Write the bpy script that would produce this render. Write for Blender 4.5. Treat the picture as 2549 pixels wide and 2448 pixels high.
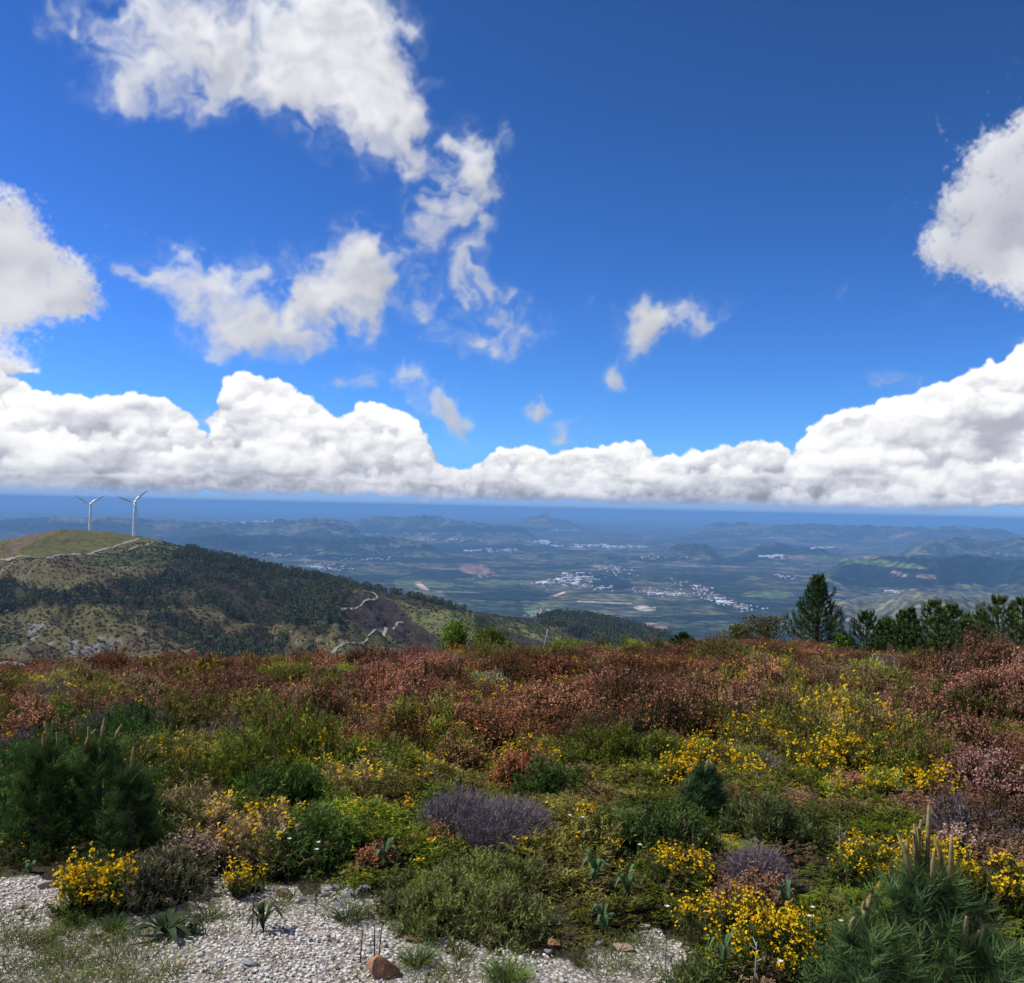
import bpy, bmesh, math, random
import numpy as np
from mathutils import Vector, Matrix, Euler

# ------------------------------------------------------------------ camera, sky, sun, exposure
scn=bpy.context.scene
for o in list(bpy.data.objects): bpy.data.objects.remove(o)
COL=scn.collection
F_=1845.4; CX,CY=980.,941.2                # focal length and centre in pixels of a 1960 px wide picture
PITCH=math.radians(0.95); ROLL=math.radians(1.29)
EYE=1.6
RX=np.array([math.cos(ROLL),0,math.sin(ROLL)]); UX=np.array([-math.sin(ROLL),0,math.cos(ROLL)]); FX=np.array([0,1.,0])
_c,_s=math.cos(PITCH),math.sin(PITCH)
PM=np.array([[1,0,0],[0,_c,-_s],[0,_s,_c]])
RX,UX,FX=PM@RX,PM@UX,PM@FX
cam=bpy.data.objects.new('camera',bpy.data.cameras.new('camera')); COL.objects.link(cam)
cam.data.sensor_width=36; cam.data.lens=36*F_/1960; cam.data.clip_start=.05; cam.data.clip_end=400000
cam.matrix_world=Matrix(((RX[0],UX[0],-FX[0],0),(RX[1],UX[1],-FX[1],0),(RX[2],UX[2],-FX[2],EYE),(0,0,0,1)))
scn.camera=cam
SUN_EL=math.radians(50); SUN_AZ=math.radians(-82)      # measured from +Y (view direction), negative = left
SUN_DIR=Vector((math.cos(SUN_EL)*math.sin(SUN_AZ),math.cos(SUN_EL)*math.cos(SUN_AZ),math.sin(SUN_EL)))
sun=bpy.data.objects.new('sun',bpy.data.lights.new('sun','SUN')); COL.objects.link(sun)
sun.data.energy=5.0; sun.data.angle=math.radians(.53); sun.data.color=(1,.955,.88)
sun.rotation_euler=(-SUN_DIR).to_track_quat('-Z','Y').to_euler()
SKY_STRENGTH=.10
scn.view_settings.view_transform='Standard'; scn.view_settings.look='None'
scn.view_settings.exposure=0; scn.view_settings.gamma=1; scn.view_settings.use_curve_mapping=False
scn.render.engine='CYCLES'
cy=scn.cycles
cy.use_denoising=True; cy.max_bounces=6; cy.diffuse_bounces=2; cy.glossy_bounces=2; cy.transmission_bounces=3
cy.transparent_max_bounces=6; cy.volume_bounces=0; cy.caustics_reflective=False; cy.caustics_refractive=False
cy.use_adaptive_sampling=True; cy.adaptive_threshold=.02
cy.sample_clamp_indirect=4

def px_dir(x,y):                            # x,y in the 1960 px wide picture
    d=RX*((x-CX)/F_)+UX*((CY-y)/F_)+FX
    return d/np.linalg.norm(d)
def px_ae(x,y):
    d=px_dir(x,y); return math.degrees(math.atan2(d[0],d[1])),math.degrees(math.asin(d[2]))
K=1960/2549.
def px_dirf(x,y): return px_dir(x*K,y*K)    # x,y in the full-size photograph
def px_aef(x,y): return px_ae(x*K,y*K)
def to_px(P):                               # world points -> full-size photograph pixels
    P=np.asarray(P,dtype=np.float64); Q=P-np.array([0,0,EYE])
    d=Q@FX; d=np.where(np.abs(d)<1e-6,1e-6,d)
    x=CX+F_*(Q@RX)/d; y=CY-F_*(Q@UX)/d
    return np.where(d>0,x,-9e3)/K,np.where(d>0,y,-9e3)/K
#--CLOUDS
def _lat(seed,n=256):
    return np.random.RandomState(seed).rand(n,n).astype(np.float32)
def vnoise(u,v,seed):
    L=_lat(seed); n=256
    iu=np.floor(u).astype(np.int32); iv=np.floor(v).astype(np.int32)
    fu=(u-iu).astype(np.float32); fv=(v-iv).astype(np.float32)
    fu=fu*fu*fu*(fu*(fu*6-15)+10); fv=fv*fv*fv*(fv*(fv*6-15)+10)
    iu%=n; iv%=n; iu1=(iu+1)%n; iv1=(iv+1)%n
    a=L[iv,iu]; b=L[iv,iu1]; c=L[iv1,iu]; d=L[iv1,iu1]
    return a+(b-a)*fu+(c-a)*fv+(a-b-c+d)*fu*fv
def fbm(u,v,seed,octv=5,gain=.5,ridge=False):
    s=0; a=1.; t=0
    for o in range(octv):
        n=vnoise(u*(2.03**o)+17.3*o,v*(2.03**o)+5.1*o,seed+o)
        if ridge: n=1-abs(2*n-1)
        s=s+a*n; t+=a; a*=gain
    return s/t
def blur(a,r):
    r=int(max(1,r))
    for ax in (0,1):
        for _ in range(2):
            p=[(0,0),(0,0)]; p[ax]=(r+1,r)
            c=np.cumsum(np.pad(a,p,mode='edge'),axis=ax,dtype=np.float64)
            n=a.shape[ax]
            a=((np.take(c,range(2*r+1,2*r+1+n),axis=ax)-np.take(c,range(0,n),axis=ax))/(2*r+1)).astype(np.float32)
    return a
def bil(a,x,y):
    h,w=a.shape
    x=np.clip(x,0,w-1.001); y=np.clip(y,0,h-1.001)
    ix=x.astype(np.int32); iy=y.astype(np.int32); fx=x-ix; fy=y-iy
    return (a[iy,ix]*(1-fx)+a[iy,ix+1]*fx)*(1-fy)+(a[iy+1,ix]*(1-fx)+a[iy+1,ix+1]*fx)*fy
def sst(a,b,x):
    t=np.clip((x-a)/(b-a),0,1); return t*t*(3-2*t)
AZ0,AZ1,EL0,EL1=-34.,34.,-1.5,32.
def make_sky(ppd=22):
    W=int((AZ1-AZ0)*ppd); H=int((EL1-EL0)*ppd)
    A,E=np.meshgrid(np.linspace(AZ0,AZ1,W,dtype=np.float32),np.linspace(EL0,EL1,H,dtype=np.float32))
    rng=np.random.RandomState(5)
    k=F_*math.pi/180                      # display px per degree near the centre
    rgb=np.zeros((H,W,3),np.float32); alpha=np.zeros((H,W),np.float32)
    # ---------------- high torn cumulus: thickness fields lit towards the sun
    wu=fbm(A*.35,E*.35,11,5); wv=fbm(A*.35+40,E*.35,21,5)
    wu2=fbm(A*1.6,E*1.6,31,4); wv2=fbm(A*1.6+9,E*1.6,41,4)
    Aw=A+(wu-.5)*3.4+(wu2-.5)*.8; Ew=E+(wv-.5)*2.8+(wv2-.5)*.8
    T=np.zeros_like(A); B=np.zeros_like(A)
    # (x, y, rx, ry, angle, amount, brightness)
    wisps=[(300,90,110,80,-5,1.2,1.0),(225,150,50,35,20,.5,.9),(410,95,80,70,10,.8,.9),(560,90,130,110,15,1.2,1.0),(680,110,95,120,-20,1.3,1.05),
      (720,190,100,80,-50,1.3,1.0),(660,20,90,50,0,.9,1.0),(330,20,100,40,0,.9,.92),(790,270,48,75,10,.8,.85),(130,45,60,25,-35,.42,.8),(350,200,110,32,8,.36,.8),(560,175,80,36,10,.5,.85),
      (912,310,58,58,20,1.0,.88),(890,380,45,70,25,.75,.82),(985,250,26,32,60,.5,.8),(850,440,60,48,0,.8,.78),(955,380,26,50,0,.35,.75),
      (370,525,78,52,-20,1.2,.92),(430,600,66,52,-45,1.15,.85),(495,640,78,46,0,1.0,.78),(590,600,88,56,20,1.1,.82),(680,560,82,56,20,1.05,.84),(640,480,80,52,30,.85,.80),
      (690,505,60,40,20,.8,.80),(750,520,46,30,10,.4,.78),(715,620,28,46,-20,.8,.78),(280,535,66,20,-25,.55,.75),(520,520,90,40,0,.42,.75),
      (912,530,46,48,0,1.0,.80),(830,590,34,46,20,.85,.78),(980,575,34,22,-30,.42,.72),(975,645,62,44,10,.9,.74),(850,655,90,22,0,.28,.7),(900,610,60,70,0,.22,.7),(800,440,20,60,10,.3,.7),
      (1218,618,38,46,-25,.85,.74),(1300,600,98,26,12,.85,.78),(1245,650,46,26,0,.6,.72),(1190,690,52,18,30,.4,.68),(1150,722,32,26,0,.9,.68),
      (810,750,66,40,-15,.95,.80),(870,785,52,42,-25,.85,.74),(888,830,16,34,0,.4,.66),(680,738,76,20,0,.7,.66),(1040,770,52,26,0,.85,.68),(1097,815,32,28,20,.85,.68),
      (1118,590,12,26,0,.3,.7),(1630,540,70,26,0,.20,.75),(1760,595,60,18,25,.28,.7),(1700,740,70,18,0,.55,.62),(400,790,26,26,0,.6,.68)]
    for (x,y,rx,ry,an,am,br) in wisps:
        a,e=px_ae(x,y); rx/=k; ry/=k; c,s=math.cos(math.radians(an)),math.sin(math.radians(an))
        i0=max(0,int((e-EL0-3.0*max(rx,ry)-2.5)*ppd)); i1=min(H,int((e-EL0+3.0*max(rx,ry)+2.5)*ppd))
        j0=max(0,int((a-AZ0-3.0*max(rx,ry)-2.5)*ppd)); j1=min(W,int((a-AZ0+3.0*max(rx,ry)+2.5)*ppd))
        if i1<=i0 or j1<=j0: continue
        dx=Aw[i0:i1,j0:j1]-a; dy=Ew[i0:i1,j0:j1]-e
        q=((dx*c+dy*s)/rx)**2+((-dx*s+dy*c)/ry)**2
        g=am*np.exp(-q*1.15)
        T[i0:i1,j0:j1]+=g; B[i0:i1,j0:j1]+=g*br
    Bm=np.where(T>1e-4,B/np.maximum(T,1e-4),.8)
    n1=fbm(Aw*.9,Ew*.9,51,6,.55); n2=fbm(Aw*3.5,Ew*2.8,61,4,.6,True)
    st=fbm(Aw*.7+Ew*.25,Ew*2.6-Aw*.5,131,5,.6,True)
    D=np.clip(np.minimum(T,1.6)*.92+(n1-.5)*1.75*(1-.35*sst(17,27,E))+(n2-.5)*.10+(st-.62)*.62-.41,0,None)*sst(.02,.5,T)
    D=D+.16*np.clip(fbm(Aw*1.1+3,Ew*1.5,141,6,.62)-.42,0,1)*sst(.06,.5,T)*3.
    D*=1-.0*E
    al=1-np.exp(-D*1.25-D*D*1.1); al=blur(al,3)*.35+blur(al,1)*.4+al*.23
    # light: sun high on the left: optical depth towards it
    od=np.zeros_like(D); sh=D.copy()
    for i in range(1,9):
        st=i*.28*ppd
        od+=np.roll(np.roll(blur(D,1+i),int(st*.55),1),-int(st*.85),0)*.28
    lit=np.exp(-od*.42)
    nb=fbm(Aw*.55+3,Ew*.8,55,4)
    br=(.60+.40*lit)*Bm*(1.0+.45*(nb-.5)*sst(.2,1.2,D)+.20*sst(.6,1.6,D)-.03)
    br=blur(br,3)
    thin=1-al
    col=np.stack([br*(1-.10*thin),br*(1-.05*thin),br*(1.0+.04*(1-lit))],-1)
    rgb=col*1.0; alpha=al
    # ---------------- solid cumulus: puffs grown on puffs, then shaded as a relief
    BK=[]
    P=[]                                   # puffs: az, el, depth, r, top of heap, depth of heap (deg), tone
    BK=[]
    def grow(a,e,z,r,lev,hp):
        P.append((a,e,z,r)+hp)
        if lev==0: return
        for _ in range(8):
            th=rng.uniform(-.35,math.pi+.35); ph=rng.uniform(.05,1.35)
            cr=r*rng.uniform(.26,.5)
            grow(a+math.cos(th)*math.sin(ph)*r*.84,e+math.sin(th)*math.sin(ph)*r*.84,z+math.cos(ph)*r*.84,cr,lev-1,hp)
    def bank(top,base,n,hw,hh,z0,zs,tone,lev=2,rmin=9,rmax=22,fade=75,rim=1.0):
        tx=[p[0] for p in top]; ty=[p[1] for p in top]; bx=[p[0] for p in base]; by=[p[1] for p in base]
        BK.append((top,base,z0-.8,fade,tone))
        x=tx[0]
        while x<tx[-1]:
            r=rng.uniform(rmin,rmax)*rim; y0=np.interp(x,tx,ty); y=y0+r*1.2
            for q in range(3):
                a,e=px_ae(x,y); et=px_ae(x,y0)[1]; grow(a,e,z0-.2*q*0,r/k,lev,(et,fade/k,tone,z0-.3)); y+=r*rng.uniform(1.0,1.6)
                if y>np.interp(x,bx,by)-r: break
            x+=r*rng.uniform(.6,1.1)
        for i in range(int(n*1.6)):        # heaps in front, lower ones nearer
            x=rng.uniform(tx[0],tx[-1]); t=np.interp(x,tx,ty); b=np.interp(x,bx,by)
            w=rng.uniform(*hw); h=min(rng.uniform(*hh),(b-t)*.7)
            if h<8: continue
            y=rng.uniform(t+h*1.15,b-h*.15); y=min(y,b-4)
            z=z0+.4+zs*(y-t)/max(b-t,1); tn=tone*rng.uniform(.86,1.04)
            et=px_ae(x,y-h)[1]
            m=int(5+w/7)
            for q in range(m):
                th=rng.uniform(0,math.pi); rr=rng.uniform(.0,1)**.5
                px=x+math.cos(th)*w*rr; py=y-math.sin(th)*(h*.8)*rr
                r=rng.uniform(.22,.42)*h
                if py+r*.6>b: py=b-r*.6
                if py-r*1.1<np.interp(px,tx,ty): py=np.interp(px,tx,ty)+r*1.15
                a,e=px_ae(px,py); grow(a,e,z+.25*rr*0,r/k,lev,(et,h*1.5/k,tn,z))
    bank([(-260,690),(-120,640),(0,715),(60,742),(180,762),(230,752),(285,752),(335,775),(380,822),(400,850)],[(-260,925),(400,938)],26,(40,95),(26,60),0,3.2,1.0,fade=60)
    bank([(395,850),(425,780),(446,718),(480,712),(530,728),(580,748),(622,778),(655,800),(690,766),(702,758),(742,778),(775,778),(802,822),(822,860),(830,890)],[(395,938),(830,945)],26,(35,85),(26,60),.2,3.,1.03,fade=85)
    bank([(-260,905),(300,905),(820,915)],[(-260,940),(820,950)],50,(30,80),(8,14),4.6,.4,.86,1,4,8,26)
    bank([(812,950),(830,885),(855,900),(930,882),(948,856),(1000,850),(1060,862),(1130,852),(1200,842),(1232,846),(1244,868)],[(812,955),(1244,965)],36,(14,42),(12,28),2.,2.4,.96,2,6,14,40)
    bank([(1235,872),(1290,868),(1342,858),(1400,850),(1430,838),(1490,842),(1502,858),(1545,872),(1560,890)],[(1235,962),(1560,975)],26,(18,50),(14,34),2.,2.4,1.0,2,7,16,45)
    bank([(1000,915),(1250,905),(1560,905),(1700,915),(1830,935)],[(1000,958),(1830,982)],46,(16,50),(12,30),4.6,1.2,1.0,2,5,12,30)
    bank([(1540,868),(1556,825),(1580,796),(1610,778),(1660,770),(1720,755),(1770,742),(1830,722),(1885,695),(1930,682),(1965,655),(2100,560),(2300,520)],[(1540,960),(2300,985)],22,(40,110),(30,64),0,3.,1.0,2,12,30,130)
    bank([(1812,905),(1840,882),(1900,884),(1960,880),(2100,850),(2300,860)],[(1812,960),(2300,975)],14,(30,70),(24,44),4.5,1.2,1.05,2,10,20,50)
    bank([(-260,560),(-120,400),(-40,370),(15,358),(40,405),(90,455),(140,495),(160,530),(164,560)],[(-260,640),(20,640),(164,590)],12,(40,80),(30,50),0,1.5,.95,2,14,34,150)
    bank([(-60,665),(20,662),(45,680),(68,708)],[(-60,712),(68,712)],0,(30,40),(20,30),-1,.5,1.05,2,8,14,60)
    bank([(1795,445),(1820,370),(1850,310),(1900,260),(1960,215),(2060,150),(2250,130)],[(1795,460),(1850,530),(1960,560),(2250,600)],8,(50,90),(40,70),0,1.,.9,1,22,50,300)
    SLAB=[]
    Z=np.full((H,W),-50,np.float32)
    Xd=(np.arange(W)/ppd+AZ0); XD=CX+F_*np.tan(np.radians(Xd))
    def slab(top,base,z,fade,tone):
        tx=[p[0] for p in top]
        for j in range(W):
            x=XD[j]
            if x<tx[0] or x>tx[-1]: continue
            t=np.interp(x,tx,[p[1] for p in top])+22; b=np.interp(x,[p[0] for p in base],[p[1] for p in base])
            if b-t<8: continue
            e0=px_ae(x,b)[1]; e1=px_ae(x,t)[1]
            i0=max(0,int((e0-EL0)*ppd)); i1=max(i0,min(H,int((e1-EL0)*ppd)))
            cur=Z[i0:i1,j]; m=z>cur; cur[m]=z
            HV[i0:i1,j][m]=np.maximum(1-((e1+22/k)-E[i0:i1,j][m])/(fade/k),.38); TN[i0:i1,j][m]=tone; ZR[i0:i1,j][m]=ZN[i0:i1,j][m]-1.0
    TN=np.ones((H,W),np.float32); HV=np.zeros((H,W),np.float32); ZR=np.zeros((H,W),np.float32); ZN=(fbm(A*.55,E*.75,151,5,.55)*2.6+fbm(A*1.7,E*2.0,161,3,.5,True)*.5).astype(np.float32)
    for bk in BK: slab(*bk); TN=np.ones((H,W),np.float32)
    for (a,e,z,r,et,fd,tn,zh) in P:
        j0=max(0,int((a-r-AZ0)*ppd)); j1=min(W,int((a+r-AZ0)*ppd)+2); i0=max(0,int((e-r*.9-EL0)*ppd)); i1=min(H,int((e+r*.9-EL0)*ppd)+2)
        if j1<=j0 or i1<=i0: continue
        q=((A[i0:i1,j0:j1]-a)/r)**2+((E[i0:i1,j0:j1]-e)/(r*.86))**2
        zz=np.where(q<1,z+r*np.sqrt(np.clip(1-q,0,1)),-50)
        s=Z[i0:i1,j0:j1]; m=zz>s
        s[m]=zz[m]; ZR[i0:i1,j0:j1][m]=zz[m]-zh; TN[i0:i1,j0:j1][m]=tn; HV[i0:i1,j0:j1][m]=1-(et-E[i0:i1,j0:j1][m])/fd
    # fractal warp of the whole relief
    w1=fbm(A*1.3,E*1.3,71,6,.6)-.5; w2=fbm(A*1.3+31,E*1.3+7,81,6,.6)-.5
    X=(A-AZ0)*ppd+w1*ppd*.95; Y=(E-EL0)*ppd+w2*ppd*.75
    M=(Z>-40).astype(np.float32)
    Zw=bil(ZR,X,Y); Mw=bil(blur(M,1),X,Y); TN=bil(blur(TN,4),X,Y)
    ero=fbm(A*4,E*4,91,5,.6)
    edge=blur(Mw,3)
    ca=sst(.30,.78,edge+(ero-.5)*.55)*Mw
    # soft left and right-hand clouds
    soft=np.clip(sst(-26.0,-25.5,-np.abs(A+30)*0-26)+0,0,1)*0
    for (x0,y0,rx,ry) in ((60,520,190,150),(1960,380,190,200)):
        a,e=px_ae(x0,y0); soft=np.maximum(soft,sst(1.25,.9,np.sqrt(((A-a)/(rx/k))**2+((E-e)/(ry/k))**2)))
    es=blur(Mw,13)
    cs=sst(.15,.95,es+(ero-.5)*.6+(n1-.5)*.7)
    ca=ca*(1-soft)+cs*soft
    Zs=Zw+(fbm(A*2.6,E*2.6,101,5,.55,True)-.5)*.28
    def shade(z,g):
        gy,gx=np.gradient(z); gx*=ppd*g; gy*=ppd*g
        nl=1/np.sqrt(1+gx*gx+gy*gy)
        return (-gx*(-.50)+ -gy*.74+.46)*nl
    s1=shade(Zs,.6); s2=shade(blur(Zs,5),1.0); s3=shade(blur(Zs,14),1.3)
    # soft occlusion: below the neighbourhood's relief = darker
    oc=np.clip((blur(Zs,16)-Zs)/1.1,-.6,1)
    base=np.interp(np.asarray(A),[AZ0,-12,0,12,AZ1],[.6,.4,.0,-.2,-.2]).astype(np.float32)*0
    hgt=sst(.1,5.2,E-(-.2))
    L=.13*np.clip(s1,-.3,1)+.37*np.clip(s2,-.35,1)+.50*np.clip(s3,-.45,1)-.30*oc
    L=blur(L,1)
    bn=fbm(A*.30,E*1.0,121,5)
    hv=np.clip(bil(blur(np.clip(HV,.0,1),4)*.45+blur(np.clip(HV,.0,1),1)*.55,X,Y),0,1)
    lum=-.26+.74*L+.10*(ero-.5)+.85*hv+.85*(bn-.5)
    lum=np.clip(lum*TN,.0,1.12); lum=.46+.62*sst(-.22,1.05,lum)
    lum+=.13*(fbm(A*.8,E*1.3,171,5,.55)-.5)
    lum-=.03*sst(5.5,1.,E)+.17*sst(2.9,.5,E)
    soften=blur(.66+.20*np.clip(s3,-.3,1)+.22*(n1-.5),6)
    lum=lum*(1-soft)+soften*TN*soft
    sh=np.clip((1.0-lum)/.5,0,1)[...,None]
    cc=lum[...,None]*(np.array([1.,1.,1.])*(1-sh)+np.array([.93,.96,1.10])*sh)
    out=rgb*(1-ca[...,None])*1.0+cc*ca[...,None]
    at=1-(1-alpha)*(1-ca)
    # colour is kept straight (not premultiplied)
    w=(alpha*(1-ca))[...,None]; out=(rgb*w+cc*ca[...,None])/np.maximum(w+ca[...,None],1e-4)
    # nothing of the bank below its base; it dissolves in the horizon haze
    low=sst(.05,.9,E+.018*0)
    return out.astype(np.float32),at.astype(np.float32),A,E

# the sky: Nishita air, and clouds computed as a relief lit from the sun's side, seen by direction
def build_world():
    w=bpy.data.worlds.new('World'); scn.world=w; w.use_nodes=True
    nt=w.node_tree; N=nt.nodes; L=nt.links; N.clear()
    def nd(t,**k):
        n=N.new(t)
        for a,b in k.items(): setattr(n,a,b)
        return n
    def math_(op,a,b=None,c=None):
        n=nd('ShaderNodeMath',operation=op)
        for i,v in enumerate((a,b,c)):
            if v is None: continue
            if isinstance(v,(int,float)): n.inputs[i].default_value=v
            else: L.new(v,n.inputs[i])
        return n.outputs[0]
    sky=nd('ShaderNodeTexSky',sky_type='NISHITA'); sky.sun_disc=False
    sky.sun_elevation=SUN_EL; sky.sun_rotation=SUN_AZ
    sky.altitude=900; sky.air_density=1.0; sky.dust_density=.0; sky.ozone_density=2.0
    tc=nd('ShaderNodeTexCoord'); sp=nd('ShaderNodeSeparateXYZ'); L.new(tc.outputs['Generated'],sp.inputs[0])
    cz=nd('ShaderNodeCombineXYZ'); L.new(sp.outputs[0],cz.inputs[0]); L.new(sp.outputs[1],cz.inputs[1]); L.new(math_('MAXIMUM',sp.outputs[2],.055),cz.inputs[2])
    L.new(cz.outputs[0],sky.inputs[0])
    sc=nd('ShaderNodeSeparateColor'); L.new(sky.outputs[0],sc.inputs[0])
    cc=nd('ShaderNodeCombineColor')
    for i,(p,k) in enumerate(SKY_TONE):      # the camera's rendering of the blue, per channel
        v=math_('MULTIPLY',sc.outputs[i],SKY_STRENGTH); v=math_('POWER',v,p); v=math_('MULTIPLY',v,k/SKY_STRENGTH); L.new(v,cc.inputs[i])
    az=math_('MULTIPLY',math_('ARCTAN2',sp.outputs[0],sp.outputs[1]),180/math.pi)
    el=math_('MULTIPLY',math_('ARCSINE',sp.outputs[2]),180/math.pi)
    def img(name,rgb,al):
        h,wd=al.shape
        im=bpy.data.images.new(name,wd,h,alpha=True,float_buffer=True)
        im.colorspace_settings.name='Non-Color'; im.alpha_mode='CHANNEL_PACKED'
        a=np.empty((h,wd,4),np.float32); a[...,:3]=rgb; a[...,3]=al
        im.pixels.foreach_set(a.ravel()); im.update(); im.pack()
        return im
    rgb,al,A,E=make_sky(22)
    mg=sst(34,30.5,np.abs(A))*sst(32,29.5,E)
    im1=img('clouds_ahead',rgb,al*mg)
    # the rest of the sky: scattered fair-weather clouds of the same kind, coarser
    W2,H2=1080,270
    A2,E2=np.meshgrid(np.linspace(-180,180,W2,dtype=np.float32),np.linspace(0,90,H2,dtype=np.float32))
    ar,er=np.radians(A2),np.radians(E2)
    X2=np.cos(er)*np.sin(ar)/(np.sin(er)+.14); Y2=np.cos(er)*np.cos(ar)/(np.sin(er)+.14)
    n=fbm(X2*1.5+50,Y2*1.5+50,201,6,.55); n_=fbm(X2*1.5+50.25,Y2*1.5+50,201,6,.55)
    a2=sst(.52,.66,n)*.92; bank_=sst(.40,.60,fbm(A2*.16+90,E2*.45,221,5))*sst(10,5,E2)
    a2=np.maximum(a2,bank_)
    m2=1-sst(34,30.5,np.abs(A2))*sst(32,29.5,E2)
    c2=.80+.9*(n-n_)-.25*sst(.60,.75,n); c2=np.clip(c2,.5,1.05)[...,None]*np.array([.98,.99,1.02])
    im2=img('clouds_around',c2.astype(np.float32),a2*m2)
    def tex(im,u0,us,v0,vs,ext):
        u=math_('MULTIPLY_ADD',az,us,u0); v=math_('MULTIPLY_ADD',el,vs,v0)
        cb=nd('ShaderNodeCombineXYZ'); L.new(u,cb.inputs[0]); L.new(v,cb.inputs[1])
        t=nd('ShaderNodeTexImage',image=im,interpolation='Linear',extension=ext); L.new(cb.outputs[0],t.inputs[0]); return t
    t2=tex(im2,.5,1/360,0.,1/90,'EXTEND')
    t1=tex(im1,-AZ0/(AZ1-AZ0),1/(AZ1-AZ0),-EL0/(EL1-EL0),1/(EL1-EL0),'CLIP')
    def scale(t,k):
        v=nd('ShaderNodeVectorMath',operation='SCALE'); L.new(t,v.inputs[0]); v.inputs[3].default_value=k; return v.outputs[0]
    def mix(f,a,b):
        m=nd('ShaderNodeMix',data_type='RGBA'); L.new(f,m.inputs[0]); L.new(a,m.inputs[6]); L.new(b,m.inputs[7]); return m.outputs[2]
    CK=1/SKY_STRENGTH
    c=mix(t2.outputs[1],cc.outputs[0],scale(t2.outputs[0],CK))
    c=mix(t1.outputs[1],c,scale(t1.outputs[0],CK))
    mist=nd('ShaderNodeMapRange',interpolation_type='SMOOTHSTEP'); L.new(el,mist.inputs[0])
    for i,v in ((1,1.05),(2,.10),(3,0.),(4,.88)): mist.inputs[i].default_value=v
    mc=nd('ShaderNodeRGB'); mc.outputs[0].default_value=(.33*CK,.47*CK,.76*CK,1)
    c=mix(mist.outputs[0],c,mc.outputs[0])
    bg=nd('ShaderNodeBackground'); bg.inputs[1].default_value=SKY_STRENGTH; L.new(c,bg.inputs[0])
    out=nd('ShaderNodeOutputWorld'); L.new(bg.outputs[0],out.inputs[0])
    w.cycles.sampling_method='MANUAL'; w.cycles.sample_map_resolution=512
SKY_TONE=((1.32,.479),(1.373,.97),(1.7,2.0))
build_world()

# ------------------------------------------------------------------ helpers
def mesh_np(name,V,F,mats=(),attrs=None,colors=None,smooth=False,midx=None):
    """V (n,3); F (m,3) or (m,4) or list of such arrays; attrs {name: per-vertex float}; colors {name: per-vertex rgb}"""
    V=np.asarray(V,np.float32); Fs=F if isinstance(F,list) else [F]
    me=bpy.data.meshes.new(name)
    me.vertices.add(len(V)); me.vertices.foreach_set('co',V.ravel())
    nl=sum(f.size for f in Fs); npoly=sum(len(f) for f in Fs)
    me.loops.add(nl); me.loops.foreach_set('vertex_index',np.concatenate([np.asarray(f).ravel() for f in Fs]).astype(np.int32))
    tot=np.concatenate([np.full(len(f),f.shape[1]) for f in Fs]).astype(np.int32)
    me.polygons.add(npoly); me.polygons.foreach_set('loop_start',np.concatenate([[0],np.cumsum(tot)[:-1]]).astype(np.int32))
    if smooth: me.polygons.foreach_set('use_smooth',np.ones(npoly,bool))
    for m in mats: me.materials.append(m)
    if midx is not None: me.polygons.foreach_set('material_index',np.asarray(midx,np.int32))
    for k,a in (attrs or {}).items():
        at=me.attributes.new(k,'FLOAT','POINT'); at.data.foreach_set('value',np.asarray(a,np.float32))
    for k,a in (colors or {}).items():
        at=me.attributes.new(k,'FLOAT_COLOR','POINT'); c=np.ones((len(V),4),np.float32); c[:,:3]=a; at.data.foreach_set('color',c.ravel())
    me.update(calc_edges=True); me.validate()
    return me
def link(name,me,parent=None,loc=None,rot=None,scale=None,**props):
    o=bpy.data.objects.new(name,me); COL.objects.link(o)
    if parent is not None: o.parent=parent
    if loc is not None: o.location=loc
    if rot is not None: o.rotation_euler=rot
    if scale is not None: o.scale=(scale,)*3 if isinstance(scale,(int,float)) else scale
    for k,v in props.items(): o[k]=v
    return o
def thing(name,label,cat,loc=(0,0,0),rot=(0,0,0),scale=1.,group=None,me=None,**kw):
    o=link(name,me,loc=loc,rot=rot,scale=scale,label=label,category=cat,**kw)
    if group: o['group']=group
    return o
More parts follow.
